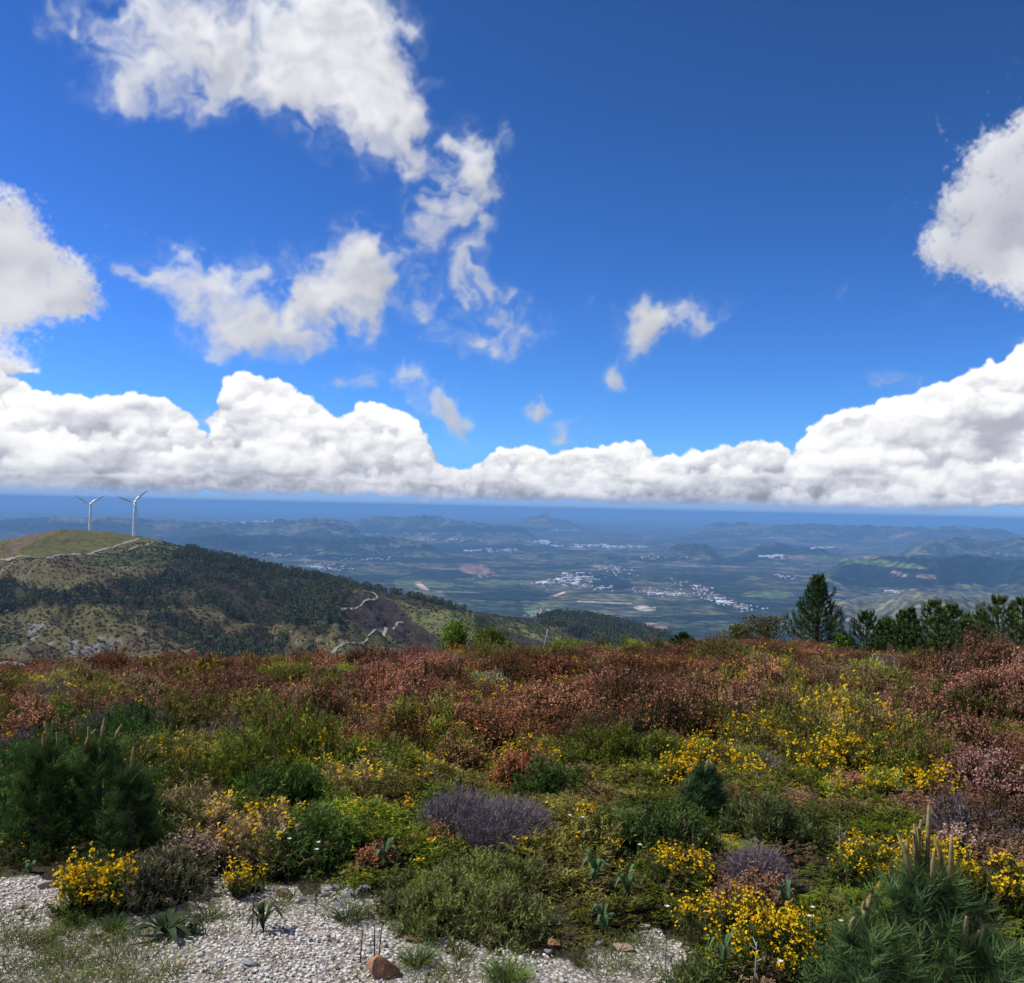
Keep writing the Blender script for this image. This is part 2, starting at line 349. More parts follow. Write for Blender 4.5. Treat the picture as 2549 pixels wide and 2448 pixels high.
class MB:                                    # collects shapes, then becomes one mesh
    def __init__(s): s.v=[]; s.f=[]; s.m=[]; s.n=0; s.a=[]
    def add(s,v,f,m=0,a=0.):
        v=np.asarray(v,float); s.v.append(v); s.a.append(np.full(len(v),a) if np.isscalar(a) else np.asarray(a))
        for q in f: s.f.append([i+s.n for i in q]); s.m.append(m)
        s.n+=len(v)
    def tube(s,pts,rad,seg=8,m=0,cap=True,a=0.):
        pts=[np.asarray(p,float) for p in pts]; V=[]; n=len(pts)
        if np.isscalar(rad): rad=[rad]*n
        up=np.array([0,0,1.])
        for i,p in enumerate(pts):
            d=pts[min(i+1,n-1)]-pts[max(i-1,0)]; d=d/(np.linalg.norm(d)+1e-9)
            u=np.cross(d,up if abs(d[2])<.95 else np.array([1.,0,0])); u/=np.linalg.norm(u); w=np.cross(d,u)
            for k in range(seg):
                t=2*math.pi*k/seg; V.append(p+rad[i]*(u*math.cos(t)+w*math.sin(t)))
        F=[]
        for i in range(n-1):
            for k in range(seg):
                k2=(k+1)%seg; F.append([i*seg+k,i*seg+k2,(i+1)*seg+k2,(i+1)*seg+k])
        if cap: F.append(list(range(seg))[::-1]); F.append([(n-1)*seg+k for k in range(seg)])
        s.add(V,F,m,a)
    def build(s,name,mats,smooth=False):
        me=bpy.data.meshes.new(name); me.from_pydata([tuple(x) for x in np.concatenate(s.v)],[],s.f)
        for m in mats: me.materials.append(m)
        me.polygons.foreach_set('material_index',s.m)
        if smooth: me.polygons.foreach_set('use_smooth',[True]*len(me.polygons))
        at=me.attributes.new('tip','FLOAT','POINT'); at.data.foreach_set('value',np.concatenate(s.a).astype(np.float32))
        me.update(); return me
# ------------------------------------------------------------------ materials
def mat(name,fn):
    m=bpy.data.materials.new(name); m.use_nodes=True; nt=m.node_tree; nt.nodes.clear()
    out=nt.nodes.new('ShaderNodeOutputMaterial')
    g=NT(nt); nt.links.new(fn(g),out.inputs[0]); return m
class NT:
    def __init__(s,nt): s.nt=nt; s.N=nt.nodes; s.L=nt.links
    def put(s,sock,v):
        if v is None: return
        if hasattr(v,'links'): s.L.new(v,sock)
        elif isinstance(v,(tuple,list)) and len(v)==3 and sock.type=='RGBA': sock.default_value=(*v,1)
        else: sock.default_value=v
    def nd(s,t,ins=None,out=0,**k):
        n=s.N.new(t)
        for a,b in k.items(): setattr(n,a,b)
        for a,b in (ins or {}).items(): s.put(n.inputs[a],b)
        return n.outputs[out]
    def m(s,op,a,b=None,c=None):
        return s.nd('ShaderNodeMath',{i:v for i,v in enumerate((a,b,c)) if v is not None},operation=op)
    def pos(s,obj=False):
        return s.nd('ShaderNodeTexCoord',out='Object') if obj else s.nd('ShaderNodeNewGeometry',out='Position')
    def noise(s,v,scale,det=4,rough=.55,out=0): return s.nd('ShaderNodeTexNoise',{'Vector':v,'Scale':scale,'Detail':det,'Roughness':rough},out=out)
    def ramp(s,f,stops):
        n=s.N.new('ShaderNodeValToRGB'); s.L.new(f,n.inputs[0]); e=n.color_ramp.elements
        while len(e)<len(stops): e.new(.5)
        for q,(p,c) in zip(e,stops): q.position=p; q.color=(*c,1) if len(c)==3 else c
        return n.outputs[0]
    def step(s,f,a,b): return s.nd('ShaderNodeMapRange',{0:f,1:a,2:b,3:0.,4:1.},interpolation_type='SMOOTHSTEP')
    def mix(s,f,a,b,mode='MIX'):
        n=s.N.new('ShaderNodeMix'); n.data_type='RGBA'; n.blend_type=mode
        s.put(n.inputs[0],f); s.put(n.inputs[6],a); s.put(n.inputs[7],b); return n.outputs[2]
    def attr(s,name,typ='GEOMETRY',out='Color'): return s.nd('ShaderNodeAttribute',out=out,attribute_name=name,attribute_type=typ)
    def map(s,v,sc=(1,1,1)): return s.nd('ShaderNodeMapping',{'Vector':v,'Scale':sc})
    def bump(s,h,st,dist): return s.nd('ShaderNodeBump',{'Height':h,'Strength':st,'Distance':dist})
    def pbr(s,col,rough=.9,nrm=None,spec=.2,metal=0.):
        return s.nd('ShaderNodeBsdfPrincipled',{'Base Color':col,'Roughness':rough,'Normal':nrm,'Specular IOR Level':spec,'Metallic':metal})
    def leaf(s,col,tr=.35):
        a=s.nd('ShaderNodeBsdfDiffuse',{'Color':col}); b=s.nd('ShaderNodeBsdfTranslucent',{'Color':col})
        return s.nd('ShaderNodeMixShader',{0:tr,1:a,2:b})

# ------------------------------------------------------------------ the lie of the land
def interp_px(tab,rcol=None):
    """table of (px,py[,R]) in photograph pixels -> sorted azimuth, elevation[, R]"""
    q=[]
    for t in tab:
        a,e=px_aef(t[0],t[1]); q.append((a,e)+tuple(t[2:]))
    q.sort(); return np.array(q)
CREST0=interp_px([(-400,1655,36),(0,1655,36),(300,1652,36),(600,1648,37),(900,1640,37),(1094,1630,37),(1308,1621,38),(1563,1612,39),(1716,1606,39),(1793,1600,39),(1880,1592,40),(1960,1597,40),(2090,1622,38),(2263,1632,37),(2393,1628,37),(2501,1612,36),(2700,1600,36),(3200,1600,36)])
RIDGE=interp_px([(-900,1500,1700),(-300,1395,1700),(0,1346,1680),(153,1319,1700),(255,1323,1700),(326,1332,1680),(388,1344,1620),(444,1359,1580),(510,1376,1540),(612,1400,1480),(714,1421,1420),(816,1443,1360),(893,1461,1290),(1002,1484,1180),(1104,1510,1100),(1180,1527,1060),(1257,1538,1250),(1323,1542,1550),(1385,1528,1700),(1461,1533,1760),(1563,1554,1800),(1640,1572,1850),(1716,1594,1900),(1900,1720,1950),(2300,1900,2000),(3200,2200,2000)])
VBASE=-620.
def _fb(x,y,seed,o=5,g=.5,ridge=False): return fbm(np.asarray(x)+500.,np.asarray(y)+500.,seed,o,g,ridge)
HILLS=[]
def hill(px,py,R,wpx,dr,base=None):
    a,e=px_aef(px,py); a=math.radians(a); z=EYE+R*math.tan(math.radians(e))/1.0
    HILLS.append((R*math.sin(a),R*math.cos(a),z,wpx/2400*R,dr,a))
def chain(pts,R,wpx,dr):
    xs=np.arange(pts[0][0],pts[-1][0]+1,wpx*.45) if len(pts)>1 else [pts[0][0]]
    for px in xs:
        hill(px,float(np.interp(px,[p[0] for p in pts],[p[1] for p in pts])),R+300*math.sin(px*.021),wpx*.55,dr*(1+.15*math.sin(px*.05)))
hill(1352,1276,26500,26,800); hill(1352,1287,26000,75,1300)
chain([(905,1288),(960,1283),(1010,1279),(1060,1280),(1100,1285)],21500,42,1500)
chain([(-300,1300),(-150,1296),(0,1293),(110,1292),(230,1293),(350,1291),(480,1294),(600,1292),(700,1289),(800,1291),(880,1293)],16500,60,1100)
chain([(480,1332),(560,1327),(660,1330),(780,1333),(880,1331),(980,1330),(1060,1342)],12300,55,700)
chain([(1120,1292),(1200,1300),(1290,1305)],19500,60,1300)
chain([(1690,1352),(1770,1350)],13500,45,600); hill(1930,1343,14000,60,800); hill(2020,1352,14000,50,800)
chain([(2110,1385),(2180,1378),(2270,1377),(2360,1380),(2450,1379),(2549,1382),(2660,1380),(2800,1380)],9900,60,520)
chain([(2060,1428),(2120,1419),(2170,1420),(2220,1428),(2290,1445)],8900,38,330)
chain([(2010,1500),(2110,1486),(2220,1474),(2330,1468),(2450,1466),(2549,1467),(2680,1466),(2850,1466)],5600,70,520)
chain([(1800,1300),(2000,1304),(2300,1310),(2500,1316)],24000,100,1500)
chain([(2300,1338),(2420,1336),(2549,1342)],15500,60,700)
chain([(1480,1420),(1530,1414)],9300,30,300); chain([(1180,1400),(1230,1398)],10500,35,350)
def valley(x,y):
    r=np.hypot(x,y)
    n=_fb(x/2300,y/2300,301,6,.52); n2=_fb(x/800,y/800,311,6,.58)
    z=VBASE+(n-.5)*300*np.clip(r/9000,.5,1)+(n2-.5)*150
    z=np.maximum(z,VBASE-28+ (z-VBASE+28)*.15)
    h=np.zeros_like(z)
    for (cx,cy_,hz,w,dr,a) in HILLS:
        dx=x-cx; dy=y-cy_; u=dx*math.cos(a)-dy*math.sin(a); v=dx*math.sin(a)+dy*math.cos(a)
        m=(np.abs(u)<3.2*w)&(np.abs(v)<3.2*dr)
        if not m.any(): continue
        wob=1+.55*(n2[m]-.5)+.35*(n[m]-.5)
        h[m]=np.maximum(h[m],(hz-VBASE)*np.exp(-(u[m]/w)**2*.5-(v[m]/dr)**2*.5)*wob-0)
    far=np.clip((r-30000)/20000,0,1)
    z=z*(1-far)+(VBASE-15)*far
    # smooth union of the named hills with the rolling floor
    k=35.
    return VBASE+np.logaddexp((z-VBASE)/k,h/k)*k-k*.69
def height(x,y):
    x=np.asarray(x,float); y=np.asarray(y,float); sh=x.shape; x=x.ravel(); y=y.ravel()
    r=np.hypot(x,y)+1e-6; az=np.degrees(np.arctan2(x,y))
    ca=np.interp(az,CREST0[:,0],CREST0[:,1]); Rc=np.interp(az,CREST0[:,0],CREST0[:,2])
    front=np.clip((115-np.abs(az))/60,0,1)
    zc=EYE-.42+Rc*np.tan(np.radians(ca)); zc=zc*front
    t=np.clip((r-4.6)/(Rc-4.6),0,None)
    z0=zc*np.minimum(t,1)
    drop=np.clip(r-Rc,0,None)
    z0=z0-front*drop*np.clip(.10+drop*.006,0,.33)
    z0=z0+(_fb(x/3.1,y/3.1,401,4)-.5)*.34*np.clip((r-4.6)/6,0,1)*np.clip((90-r)/40,0,1)
    z0=z0+(_fb(x/.7,y/.7,405,3)-.5)*.045*np.clip((60-r)/20,0,1)
    # turbine ridge across the gully
    ra=np.interp(az,RIDGE[:,0],RIDGE[:,1]); Rr=np.interp(az,RIDGE[:,0],RIDGE[:,2])
    zr=EYE+Rr*np.tan(np.radians(ra))
    Rg=np.interp(az,[-60,-30,-10,5,15],[560,560,500,560,700])
    zg=EYE-Rg*math.tan(math.radians(14.2))
    tt=(r-Rg)/(Rr-Rg); tc=np.clip(tt,0,1)
    prof=np.where(tc<.75,tc*.92,.69+(1-(1-(tc-.75)/.25)**1.6)*.31)
    face=zg+(zr-zg)*prof
    u=az*26+(_fb(x/300,y/300,441,3)-.5)*260; spur=_fb(u/125.,r/330.+.3*u/125.,421,5,.5)-.5; sm=_fb(x/70,y/70,431,5,.55)-.5
    env=np.sin(np.pi*np.clip(tt,0,1))**.7
    face=face+(spur*64+sm*22)*env*np.clip(-(az-6)/14+.35,.25,1)
    back=np.clip(r-Rr,0,None)
    far_=face-back*np.clip(.06+back*.0011,0,.42)
    gul=np.clip(Rg-r,0,None)
    near_=zg+gul*.10
    hz=np.where(r<Rg,np.minimum(near_,zg+3),far_)
    frontw=np.clip((75-np.abs(az))/25,0,1)
    hz=hz*frontw+(-60)*(1-frontw)
    s=np.clip((r-230)/120,0,1); s=s*s*(3-2*s)
    z=np.where(r<230,np.maximum(z0,hz),np.maximum(z0,hz))
    z=np.where(r>900,hz,z)
    m=r>1400
    if m.any():
        v=valley(x[m],y[m]); q=z[m]; k=12.
        bk=r[m]>np.interp(az[m],RIDGE[:,0],RIDGE[:,2])
        z[m]=np.where(bk,np.logaddexp(q/k,v/k)*k,q)
    return z.reshape(sh)
def hit(px,py,dh=0.,r0=2.5,r1=90000,n=2600):
    """the point where the line of sight through a photograph pixel meets the ground raised by dh"""
    d=px_dirf(px,py); t=np.geomspace(r0,r1,n)
    P=d[None]*t[:,None]; P[:,2]+=EYE
    g=height(P[:,0],P[:,1])+dh; i=np.argmax(P[:,2]<=g)
    if P[i,2]>g[i] or (dh and t[i]>55 and t[i]<400): # over the brow: stand it on the brow itself
        if not dh: return None
        az=math.degrees(math.atan2(d[0],d[1])); R=float(np.interp(az,CREST0[:,0],CREST0[:,2]))-.8; x,y=R*math.sin(math.radians(az)),R*math.cos(math.radians(az))
        return np.array([x,y,float(height(np.array([x]),np.array([y]))[0])])
    a,b=t[max(i-1,0)],t[i]
    tt=np.linspace(a,b,24); Q=d[None]*tt[:,None]; Q[:,2]+=EYE; g=height(Q[:,0],Q[:,1])+dh; j=np.argmax(Q[:,2]<=g)
    p=Q[j]; return np.array([p[0],p[1],g[j]-dh])
def inpoly(x,y,poly,soft=0.):
    x=np.asarray(x); y=np.asarray(y); c=np.zeros(x.shape,bool); n=len(poly)
    for i in range(n):
        x0,y0=poly[i]; x1,y1=poly[(i+1)%n]
        if y0==y1: continue
        c^=((y0>y)!=(y1>y))&(x<(x1-x0)*(y-y0)/(y1-y0)+x0)
    return c
# ---- land cover of the ridge (photograph pixels projected onto the ridge)
P_GRASS=[(-400,1400),(-400,1395),(0,1340),(153,1300),(420,1330),(400,1350),(345,1350),(300,1362),(230,1378),(120,1388),(0,1393)]
P_WOOD=[[(60,1500),(150,1480),(300,1452),(400,1442),(420,1405),(440,1378),(480,1365),(510,1368),(700,1412),(880,1452),(884,1480),(850,1500),(835,1555),(800,1585),(770,1592),(720,1565),(690,1560),(600,1550),(540,1525),(440,1512),(250,1505),(120,1510)],
 [(330,1545),(400,1525),(470,1545),(560,1580),(700,1590),(810,1635),(790,1662),(560,1660),(480,1632),(400,1592)],
 [(-300,1460),(0,1440),(60,1462),(180,1505),(60,1520),(-300,1560)],
 [(890,1452),(1002,1474),(1104,1500),(1180,1518),(1150,1530),(1060,1512),(960,1488),(900,1475)],
 [(1325,1530),(1385,1515),(1461,1523),(1563,1545),(1640,1565),(1716,1588),(1800,1620),(1700,1680),(1540,1600),(1440,1590),(1400,1570),(1330,1552)]]
P_BURNT=[[(884,1478),(930,1478),(985,1500),(1020,1540),(1075,1578),(1120,1610),(1110,1632),(1040,1615),(985,1590),(950,1572),(915,1580),(880,1560),(842,1528),(852,1502)],[(1215,1560),(1260,1570),(1330,1590),(1400,1625),(1300,1640),(1240,1600)]]
P_ROCK=[[(75,1550),(140,1560),(150,1600),(80,1605)],[(178,1590),(250,1582),(310,1600),(290,1650),(180,1650)],[(0,1500),(40,1505),(30,1520),(0,1518)]]
def wood_mask(P,px,py):
    w=np.zeros(len(px))
    jx=px+(_fb(P[:,0]/55,P[:,1]/55,501,3)-.5)*46; jy=py+(_fb(P[:,0]/55,P[:,1]/55,511,3)-.5)*22
    for q in P_WOOD: w=np.maximum(w,inpoly(jx,jy,q))
    return w
def ring_mesh(name,rr,azs,mats,smooth=True,colorfn=None,**props):
    A,R=np.meshgrid(np.radians(azs),rr); X=R*np.sin(A); Y=R*np.cos(A); Z=height(X,Y)
    n,m=X.shape; V=np.stack([X,Y,Z],-1).reshape(-1,3)
    i=np.arange(n-1)[:,None]*m+np.arange(m-1)[None]
    F=np.stack([i,i+1,i+1+m,i+m],-1).reshape(-1,4)[:,::-1]
    cols={'cover':colorfn(V)} if colorfn else None
    me=mesh_np(name,V,F,mats,colors=cols,smooth=smooth)
    return link(name,me,**props)
az_f=np.arange(-33,33.01,.11); az_c=np.concatenate([np.arange(-180,-34,4.),np.arange(-34,-33,.5)])
AZS=np.concatenate([az_c,az_f,-az_c[::-1]])
az_n=np.concatenate([np.arange(-180,-40,5.),np.arange(-40,40.1,.4),np.arange(45,181,5.)])
def lerp3(a,b,t): return a*(1-t[:,None])+np.asarray(b)[None]*t[:,None]
def cover_ridge(V):
    px,py=to_px(V); x,y=V[:,0],V[:,1]
    n1=_fb(x/70,y/70,601,5); n2=_fb(x/16,y/16,611,4); n3=_fb(x/160,y/160,621,4)
    c=np.tile(np.array([.115,.100,.042]),(len(V),1))
    c=lerp3(c,(.112,.086,.045),sst(.48,.60,n1))           # rust heather
    c=lerp3(c,(.060,.075,.028),sst(.50,.60,n3)*.75)       # green gorse
    c=lerp3(c,(.200,.180,.120),sst(.64,.74,n2)*.6)        # bare earth and stones
    wv=np.clip((n1-.4)*3,0,1)
    right=inpoly(px,py,[(800,1480),(1000,1500),(1260,1540),(1330,1545),(1420,1600),(1250,1700),(700,1700),(820,1590),(1100,1630),(1000,1520),(880,1480)])
    c=np.where(right[:,None],lerp3(np.tile(np.array([.125,.135,.052]),(len(V),1)),(.13,.10,.06),wv),c)
    g=inpoly(px,py,P_GRASS).astype(float); c=lerp3(c,(.125,.118,.034),g*.85)
    cr=inpoly(px,py,[(0,1395),(30,1330),(150,1315),(140,1325),(60,1360),(20,1395)]).astype(float); c=lerp3(c,(.17,.12,.08),cr*.7)
    w=wood_mask(V,px,py); c=lerp3(c,(.050,.046,.026),w*.9)
    jx=px+(n2-.5)*18; jy=py+(n2-.5)*9
    for q in P_BURNT: c=lerp3(c,(.040,.030,.030),inpoly(jx,jy,q)*.88)
    for q in P_ROCK:
        c=lerp3(c,(.20,.185,.17),inpoly(px+(n2-.5)*50,py+(n1-.5)*30,q)*sst(.44,.56,n2))
    return c
M_RIDGE=mat('heath_hillside',lambda g: (lambda p: g.pbr(g.mix(1.,g.attr('cover'),g.ramp(g.noise(p,.11,6,.7),[(.3,(.50,.52,.5)),(.5,(1,1,1)),(.72,(1.6,1.5,1.35))]),'MULTIPLY'),.95,g.bump(g.noise(p,.22,5,.7),1.,3.),.05))(g.pos()))
def valley_mat(g):
    p=g.pos(); flat=g.map(p,(1,1,0))
    big=g.noise(flat,1/2600.,6,.6); mid=g.noise(flat,1/520.,5,.6); fine=g.noise(flat,1/90.,4,.65)
    c=g.ramp(g.m('ADD',g.m('MULTIPLY',mid,.6),g.m('MULTIPLY',g.noise(flat,1/190.,5,.65),.4)),[(.39,(.012,.020,.010)),(.46,(.028,.040,.019)),(.52,(.064,.072,.038)),(.60,(.145,.132,.080))])
    # blocks of darker wood, cloud shadows painted in among them; clearings and fields as cells
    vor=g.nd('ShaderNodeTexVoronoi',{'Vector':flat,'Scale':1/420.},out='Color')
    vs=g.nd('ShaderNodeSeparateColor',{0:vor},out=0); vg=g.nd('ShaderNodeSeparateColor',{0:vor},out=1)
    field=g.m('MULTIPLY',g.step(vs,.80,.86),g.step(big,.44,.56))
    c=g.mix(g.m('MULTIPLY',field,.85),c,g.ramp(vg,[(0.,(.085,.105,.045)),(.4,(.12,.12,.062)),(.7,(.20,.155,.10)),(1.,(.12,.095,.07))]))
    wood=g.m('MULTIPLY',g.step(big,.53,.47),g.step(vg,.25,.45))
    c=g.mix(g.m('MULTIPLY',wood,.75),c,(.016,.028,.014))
    c=g.mix(1.,c,g.ramp(fine,[(.36,(.30,.33,.32)),(.5,(1,1,1)),(.64,(2.4,2.2,1.9))]),'MULTIPLY')
    cv=g.attr('cover'); al=g.attr('cover',out='Alpha')
    n=g.N.new('ShaderNodeSeparateColor'); g.L.new(cv,n.inputs[0])
    use=g.step(g.m('ADD',g.m('ADD',n.outputs[0],n.outputs[1]),n.outputs[2]),.01,.03)
    c=g.mix(use,c,g.mix(1.,cv,g.ramp(fine,[(.36,(.30,.33,.32)),(.5,(1,1,1)),(.64,(2.4,2.2,1.9))]),'MULTIPLY'))
    return g.pbr(c,.95,g.bump(fine,.6,25.),.05)
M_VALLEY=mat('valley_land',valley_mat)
def ell(px,py,x,y,rx,ry,an=0.):
    c,s=math.cos(math.radians(an)),math.sin(math.radians(an)); dx=px-x; dy=py-y
    return ((dx*c+dy*s)/rx)**2+((-dx*s+dy*c)/ry)**2
def cover_valley(V):
    px,py=to_px(V); x,y=V[:,0],V[:,1]; c=np.zeros((len(V),3))
    n=_fb(x/260,y/260,651,4)-.5; jx=px+n*60; jy=py+n*14
    def put(q,col): c[q<1]=col
    # dark conifer hillsides, and cloud shadows painted into the colour as woodland
    for e in [(2400,1420,330,38,0),(2160,1440,110,20,6),(1760,1438,90,9,0),(1530,1458,50,12,0),(1240,1488,130,10,3),(1300,1478,60,8,0),(1580,1540,60,7,0),(1480,1436,60,9,5),(1100,1430,90,9,0),(930,1440,60,8,0),
              (640,1345,330,14,0),(150,1312,240,10,0),(1210,1318,160,6,0),(1000,1322,140,7,0),(1160,1365,220,7,0),(620,1375,180,9,0),(1850,1395,120,8,-4),(1060,1395,160,7,0),(1900,1510,120,9,0),(1750,1540,130,7,0),(2350,1600,200,8,0),(900,1390,140,8,0),(700,1425,120,7,3),
              (1600,1392,90,6,0),(1340,1415,90,6,0),(1980,1365,90,7,0)]:
        put(ell(jx,jy,*e),(.012,.022,.012))
    for e in [(2200,1402,110,7,6),(1350,1518,50,16,0),(2080,1392,80,8,5),(1060,1455,70,9,0),(1240,1450,60,8,0),(1900,1478,70,10,0),(1440,1440,36,6,0),(590,1375,34,5,0)]:
        put(ell(jx,jy,*e),(.085,.115,.045))
    put(ell(jx,jy,2330,1530,330,60,0),(.105,.105,.062))
    for e in [(2240,1429,26,5,12),(2310,1436,30,5,5),(1185,1420,36,12,6),(1620,1555,36,7,10),(1980,1388,30,5,0),(1500,1412,20,5,0)]:
        put(ell(jx,jy,*e),(.20,.135,.095))
    p1=[(1030,1449),(1044,1449),(1068,1468),(1066,1471),(1045,1467)]; p2=[(1376,1484),(1404,1472),(1410,1475),(1385,1486)]
    for p in (p1,p2): c[inpoly(px,py,p)]=(.42,.33,.24)
    p3=[(1575,1512),(1600,1506),(1620,1512),(1636,1510),(1630,1522),(1590,1522)]; c[inpoly(px,py,p3)]=(.34,.30,.25)
    p4=[(1436,1496),(1570,1502),(1572,1505),(1440,1500)]; c[inpoly(px,py,p4)]=(.36,.30,.24)
    return c
M_SOIL=mat('heath_soil',lambda g:(lambda p: g.pbr(g.ramp(g.noise(p,2.5,6,.7),[(.3,(.018,.014,.009)),(.5,(.04,.034,.018)),(.7,(.05,.055,.02))]),.95,g.bump(g.noise(p,9.,4,.7),.8,.05),.05))(g.pos()))
r_near=np.concatenate([[.01],np.geomspace(.5,3,8),np.arange(3.15,6,.12),np.geomspace(6,60,90)])
r_hill=np.concatenate([np.geomspace(60,600,34),np.arange(612,1300,7),np.arange(1300,1900,6.),np.geomspace(1910,2700,22)])
r_val=np.concatenate([np.geomspace(2700,5000,50),np.geomspace(5070,30000,330),np.geomspace(31000,160000,36)])
# edge of the gravel lay-by, photograph pixels on the ground
P_GRAV=[(-900,2150),(0,2176),(90,2186),(150,2200),(200,2238),(260,2262),(330,2270),(430,2258),(470,2215),(560,2200),(700,2196),(760,2196),(880,2200),(960,2232),(985,2290),(1010,2305),(1120,2325),(1290,2352),(1400,2392),(1480,2378),(1530,2318),(1600,2300),(1660,2318),(1722,2380),(1700,2440),(1760,2560),(2300,2640),(2440,2440),(2549,2425),(3600,2380),(4000,9000),(-3000,9000)]
def on_gravel(P):
    px,py=to_px(P); y=P[:,1]; r=np.hypot(P[:,0],P[:,1]); py=py+(_fb(P[:,0]/.22,P[:,1]/.22,811,4)-.5)*110; px=px+(_fb(P[:,0]/.22+9,P[:,1]/.22,821,4)-.5)*150
    return np.where((y>1.2)&(r<9),inpoly(px,py,P_GRAV),r<4.4)
def cover_near(V):
    g=on_gravel(V).astype(float); g[(np.hypot(V[:,0],V[:,1])<2.5)]=1
    return np.stack([g,g*0,g*0],1)
def soil_mat(g):
    p=g.pos(); soil=g.ramp(g.noise(p,2.5,6,.7),[(.3,(.018,.014,.009)),(.5,(.04,.034,.018)),(.7,(.05,.055,.02))])
    vd=g.nd('ShaderNodeTexVoronoi',{'Vector':p,'Scale':62.,'Randomness':1.},out='Distance'); vc=g.nd('ShaderNodeTexVoronoi',{'Vector':p,'Scale':62.},out='Color')
    vs=g.nd('ShaderNodeSeparateColor',{0:vc},out=0)
    st=g.ramp(vs,[(0,(.20,.18,.16)),(.35,(.38,.35,.31)),(.7,(.52,.49,.45)),(1,(.62,.60,.56))])
    earth=g.ramp(g.noise(p,14.,5,.7),[(.35,(.16,.14,.10)),(.6,(.27,.245,.20))])
    gr=g.mix(g.step(vd,.62,.40),earth,st)
    f=g.attr('cover'); fs=g.nd('ShaderNodeSeparateColor',{0:f},out=0)
    return g.pbr(g.mix(g.step(fs,.3,.7),soil,gr),.95,g.bump(g.m('ADD',g.m('MULTIPLY',vd,-.6),g.noise(p,9.,4,.7)),.8,.02),.1)
M_SOIL=mat('gravel_and_soil',soil_mat)
ring_mesh('ground',r_near,az_n,[M_SOIL],colorfn=cover_near,kind='structure')
ring_mesh('hill',r_hill,AZS,[M_RIDGE],colorfn=cover_ridge,kind='structure')
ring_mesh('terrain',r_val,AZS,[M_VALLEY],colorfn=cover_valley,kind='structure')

# ---- the air over the plain
def build_haze():
    R=158000.; b=MB(); z0,z1=VBASE-160,44.
    b.add([(-R,-R,z0),(R,-R,z0),(R,R,z0),(-R,R,z0),(-R,-R,z1),(R,-R,z1),(R,R,z1),(-R,R,z1)],
          [(3,2,1,0),(4,5,6,7),(0,1,5,4),(1,2,6,5),(2,3,7,6),(3,0,4,7)])
    m=bpy.data.materials.new('air'); m.use_nodes=True; nt=m.node_tree; nt.nodes.clear()
    v=nt.nodes.new('ShaderNodeVolumePrincipled'); o=nt.nodes.new('ShaderNodeOutputMaterial'); nt.links.new(v.outputs[0],o.inputs[1])
    v.inputs['Color'].default_value=(*HAZE_COL,1); v.inputs['Density'].default_value=HAZE_D; v.inputs['Anisotropy'].default_value=0.
    link('haze',b.build('haze',[m]),kind='stuff',label='thin blue haze over the plain')
HAZE_COL=(.27,.56,1.0); HAZE_D=5.0e-5
build_haze()

# ------------------------------------------------------------------ plant builders
rs=np.random.RandomState(77)
def unit(v): return v/(np.linalg.norm(v,axis=-1,keepdims=True)+1e-9)
def rnd_dirs(n,up=0.,g=rs):
    v=g.normal(size=(n,3)); v[:,2]+=up; return unit(v)
def perp(d,g=rs):
    r=unit(g.normal(size=d.shape)); u=np.cross(d,r); return unit(u)
def spikes(P,D,L,W,tipw=0.,tip=None):
    """flat tapering blades: base P, direction D, length L, width W -> triangles; returns V,F,tip"""
    n=len(P); u=perp(D)*(np.asarray(W).reshape(-1,1)*.5); L=np.asarray(L).reshape(-1,1)
    V=np.stack([P-u,P+u,P+D*L],1).reshape(-1,3); F=np.arange(n*3).reshape(-1,3)
    t=np.zeros(n) if tip is None else tip
    return V,F,np.repeat(t,3)
def quads(P,D,L,W,tip=None,cup=.0):
    n=len(P); u=perp(D)*(np.asarray(W).reshape(-1,1)*.5); L=np.asarray(L).reshape(-1,1)
    m=P+D*L*.55
    V=np.stack([P,m-u,P+D*L,m+u],1).reshape(-1,3); F=np.arange(n*4).reshape(-1,4)
    return V,F,np.repeat(np.zeros(n) if tip is None else tip,4)
def merge(parts):
    Vs=[];Fs={};T=[];n=0
    for V,F,t in parts:
        Vs.append(V);T.append(t);Fs.setdefault(F.shape[1],[]).append(F+n);n+=len(V)
    return np.concatenate(Vs),[np.concatenate(f) for f in Fs.values()],np.concatenate(T)
def mesh_parts(name,parts,mats):
    V,F,t=merge(parts); return mesh_np(name,V,F,mats,attrs={'tip':t})
def dome_points(n,R,H,g=rs,lump=.35,shell=.45,k=7):
    """points and outward directions through a lumpy mound of radius R and height H"""
    c=g.uniform(-1,1,(k,2))*.62; hh=g.uniform(.65,1.,k); rr=g.uniform(.42,.68,k)
    i=g.randint(0,k,n); v=rnd_dirs(n,.25,g); v[:,2]=np.abs(v[:,2]); s=(g.uniform(shell,1,n)**.6)[:,None]
    P=v*s*rr[i][:,None]; P[:,:2]+=c[i]; P[:,2]*=hh[i]/rr[i]
    P*=1+lump*(g.rand(n,1)-.5)*.3
    # shoots gather into tufts with dark gaps between them
    T=max(12,n//18); tc=P[g.choice(n,T,replace=False)]; d2=((P[:,None,:]-tc[None])**2).sum(-1); j=np.argmin(d2,1); P=P+(tc[j]-P)*.45*g.uniform(.4,1.,(n,1))
    # dark core added to blacken the gaps, one rough lump inside each swelling
    dome_points.core=[(np.array([c[q][0]*R,c[q][1]*R,0.]),rr[q]*.58*np.array([R,R,1.]),hh[q]*.46*H) for q in range(k)]
    return P*np.array([R,R,H]),v,s[:,0]
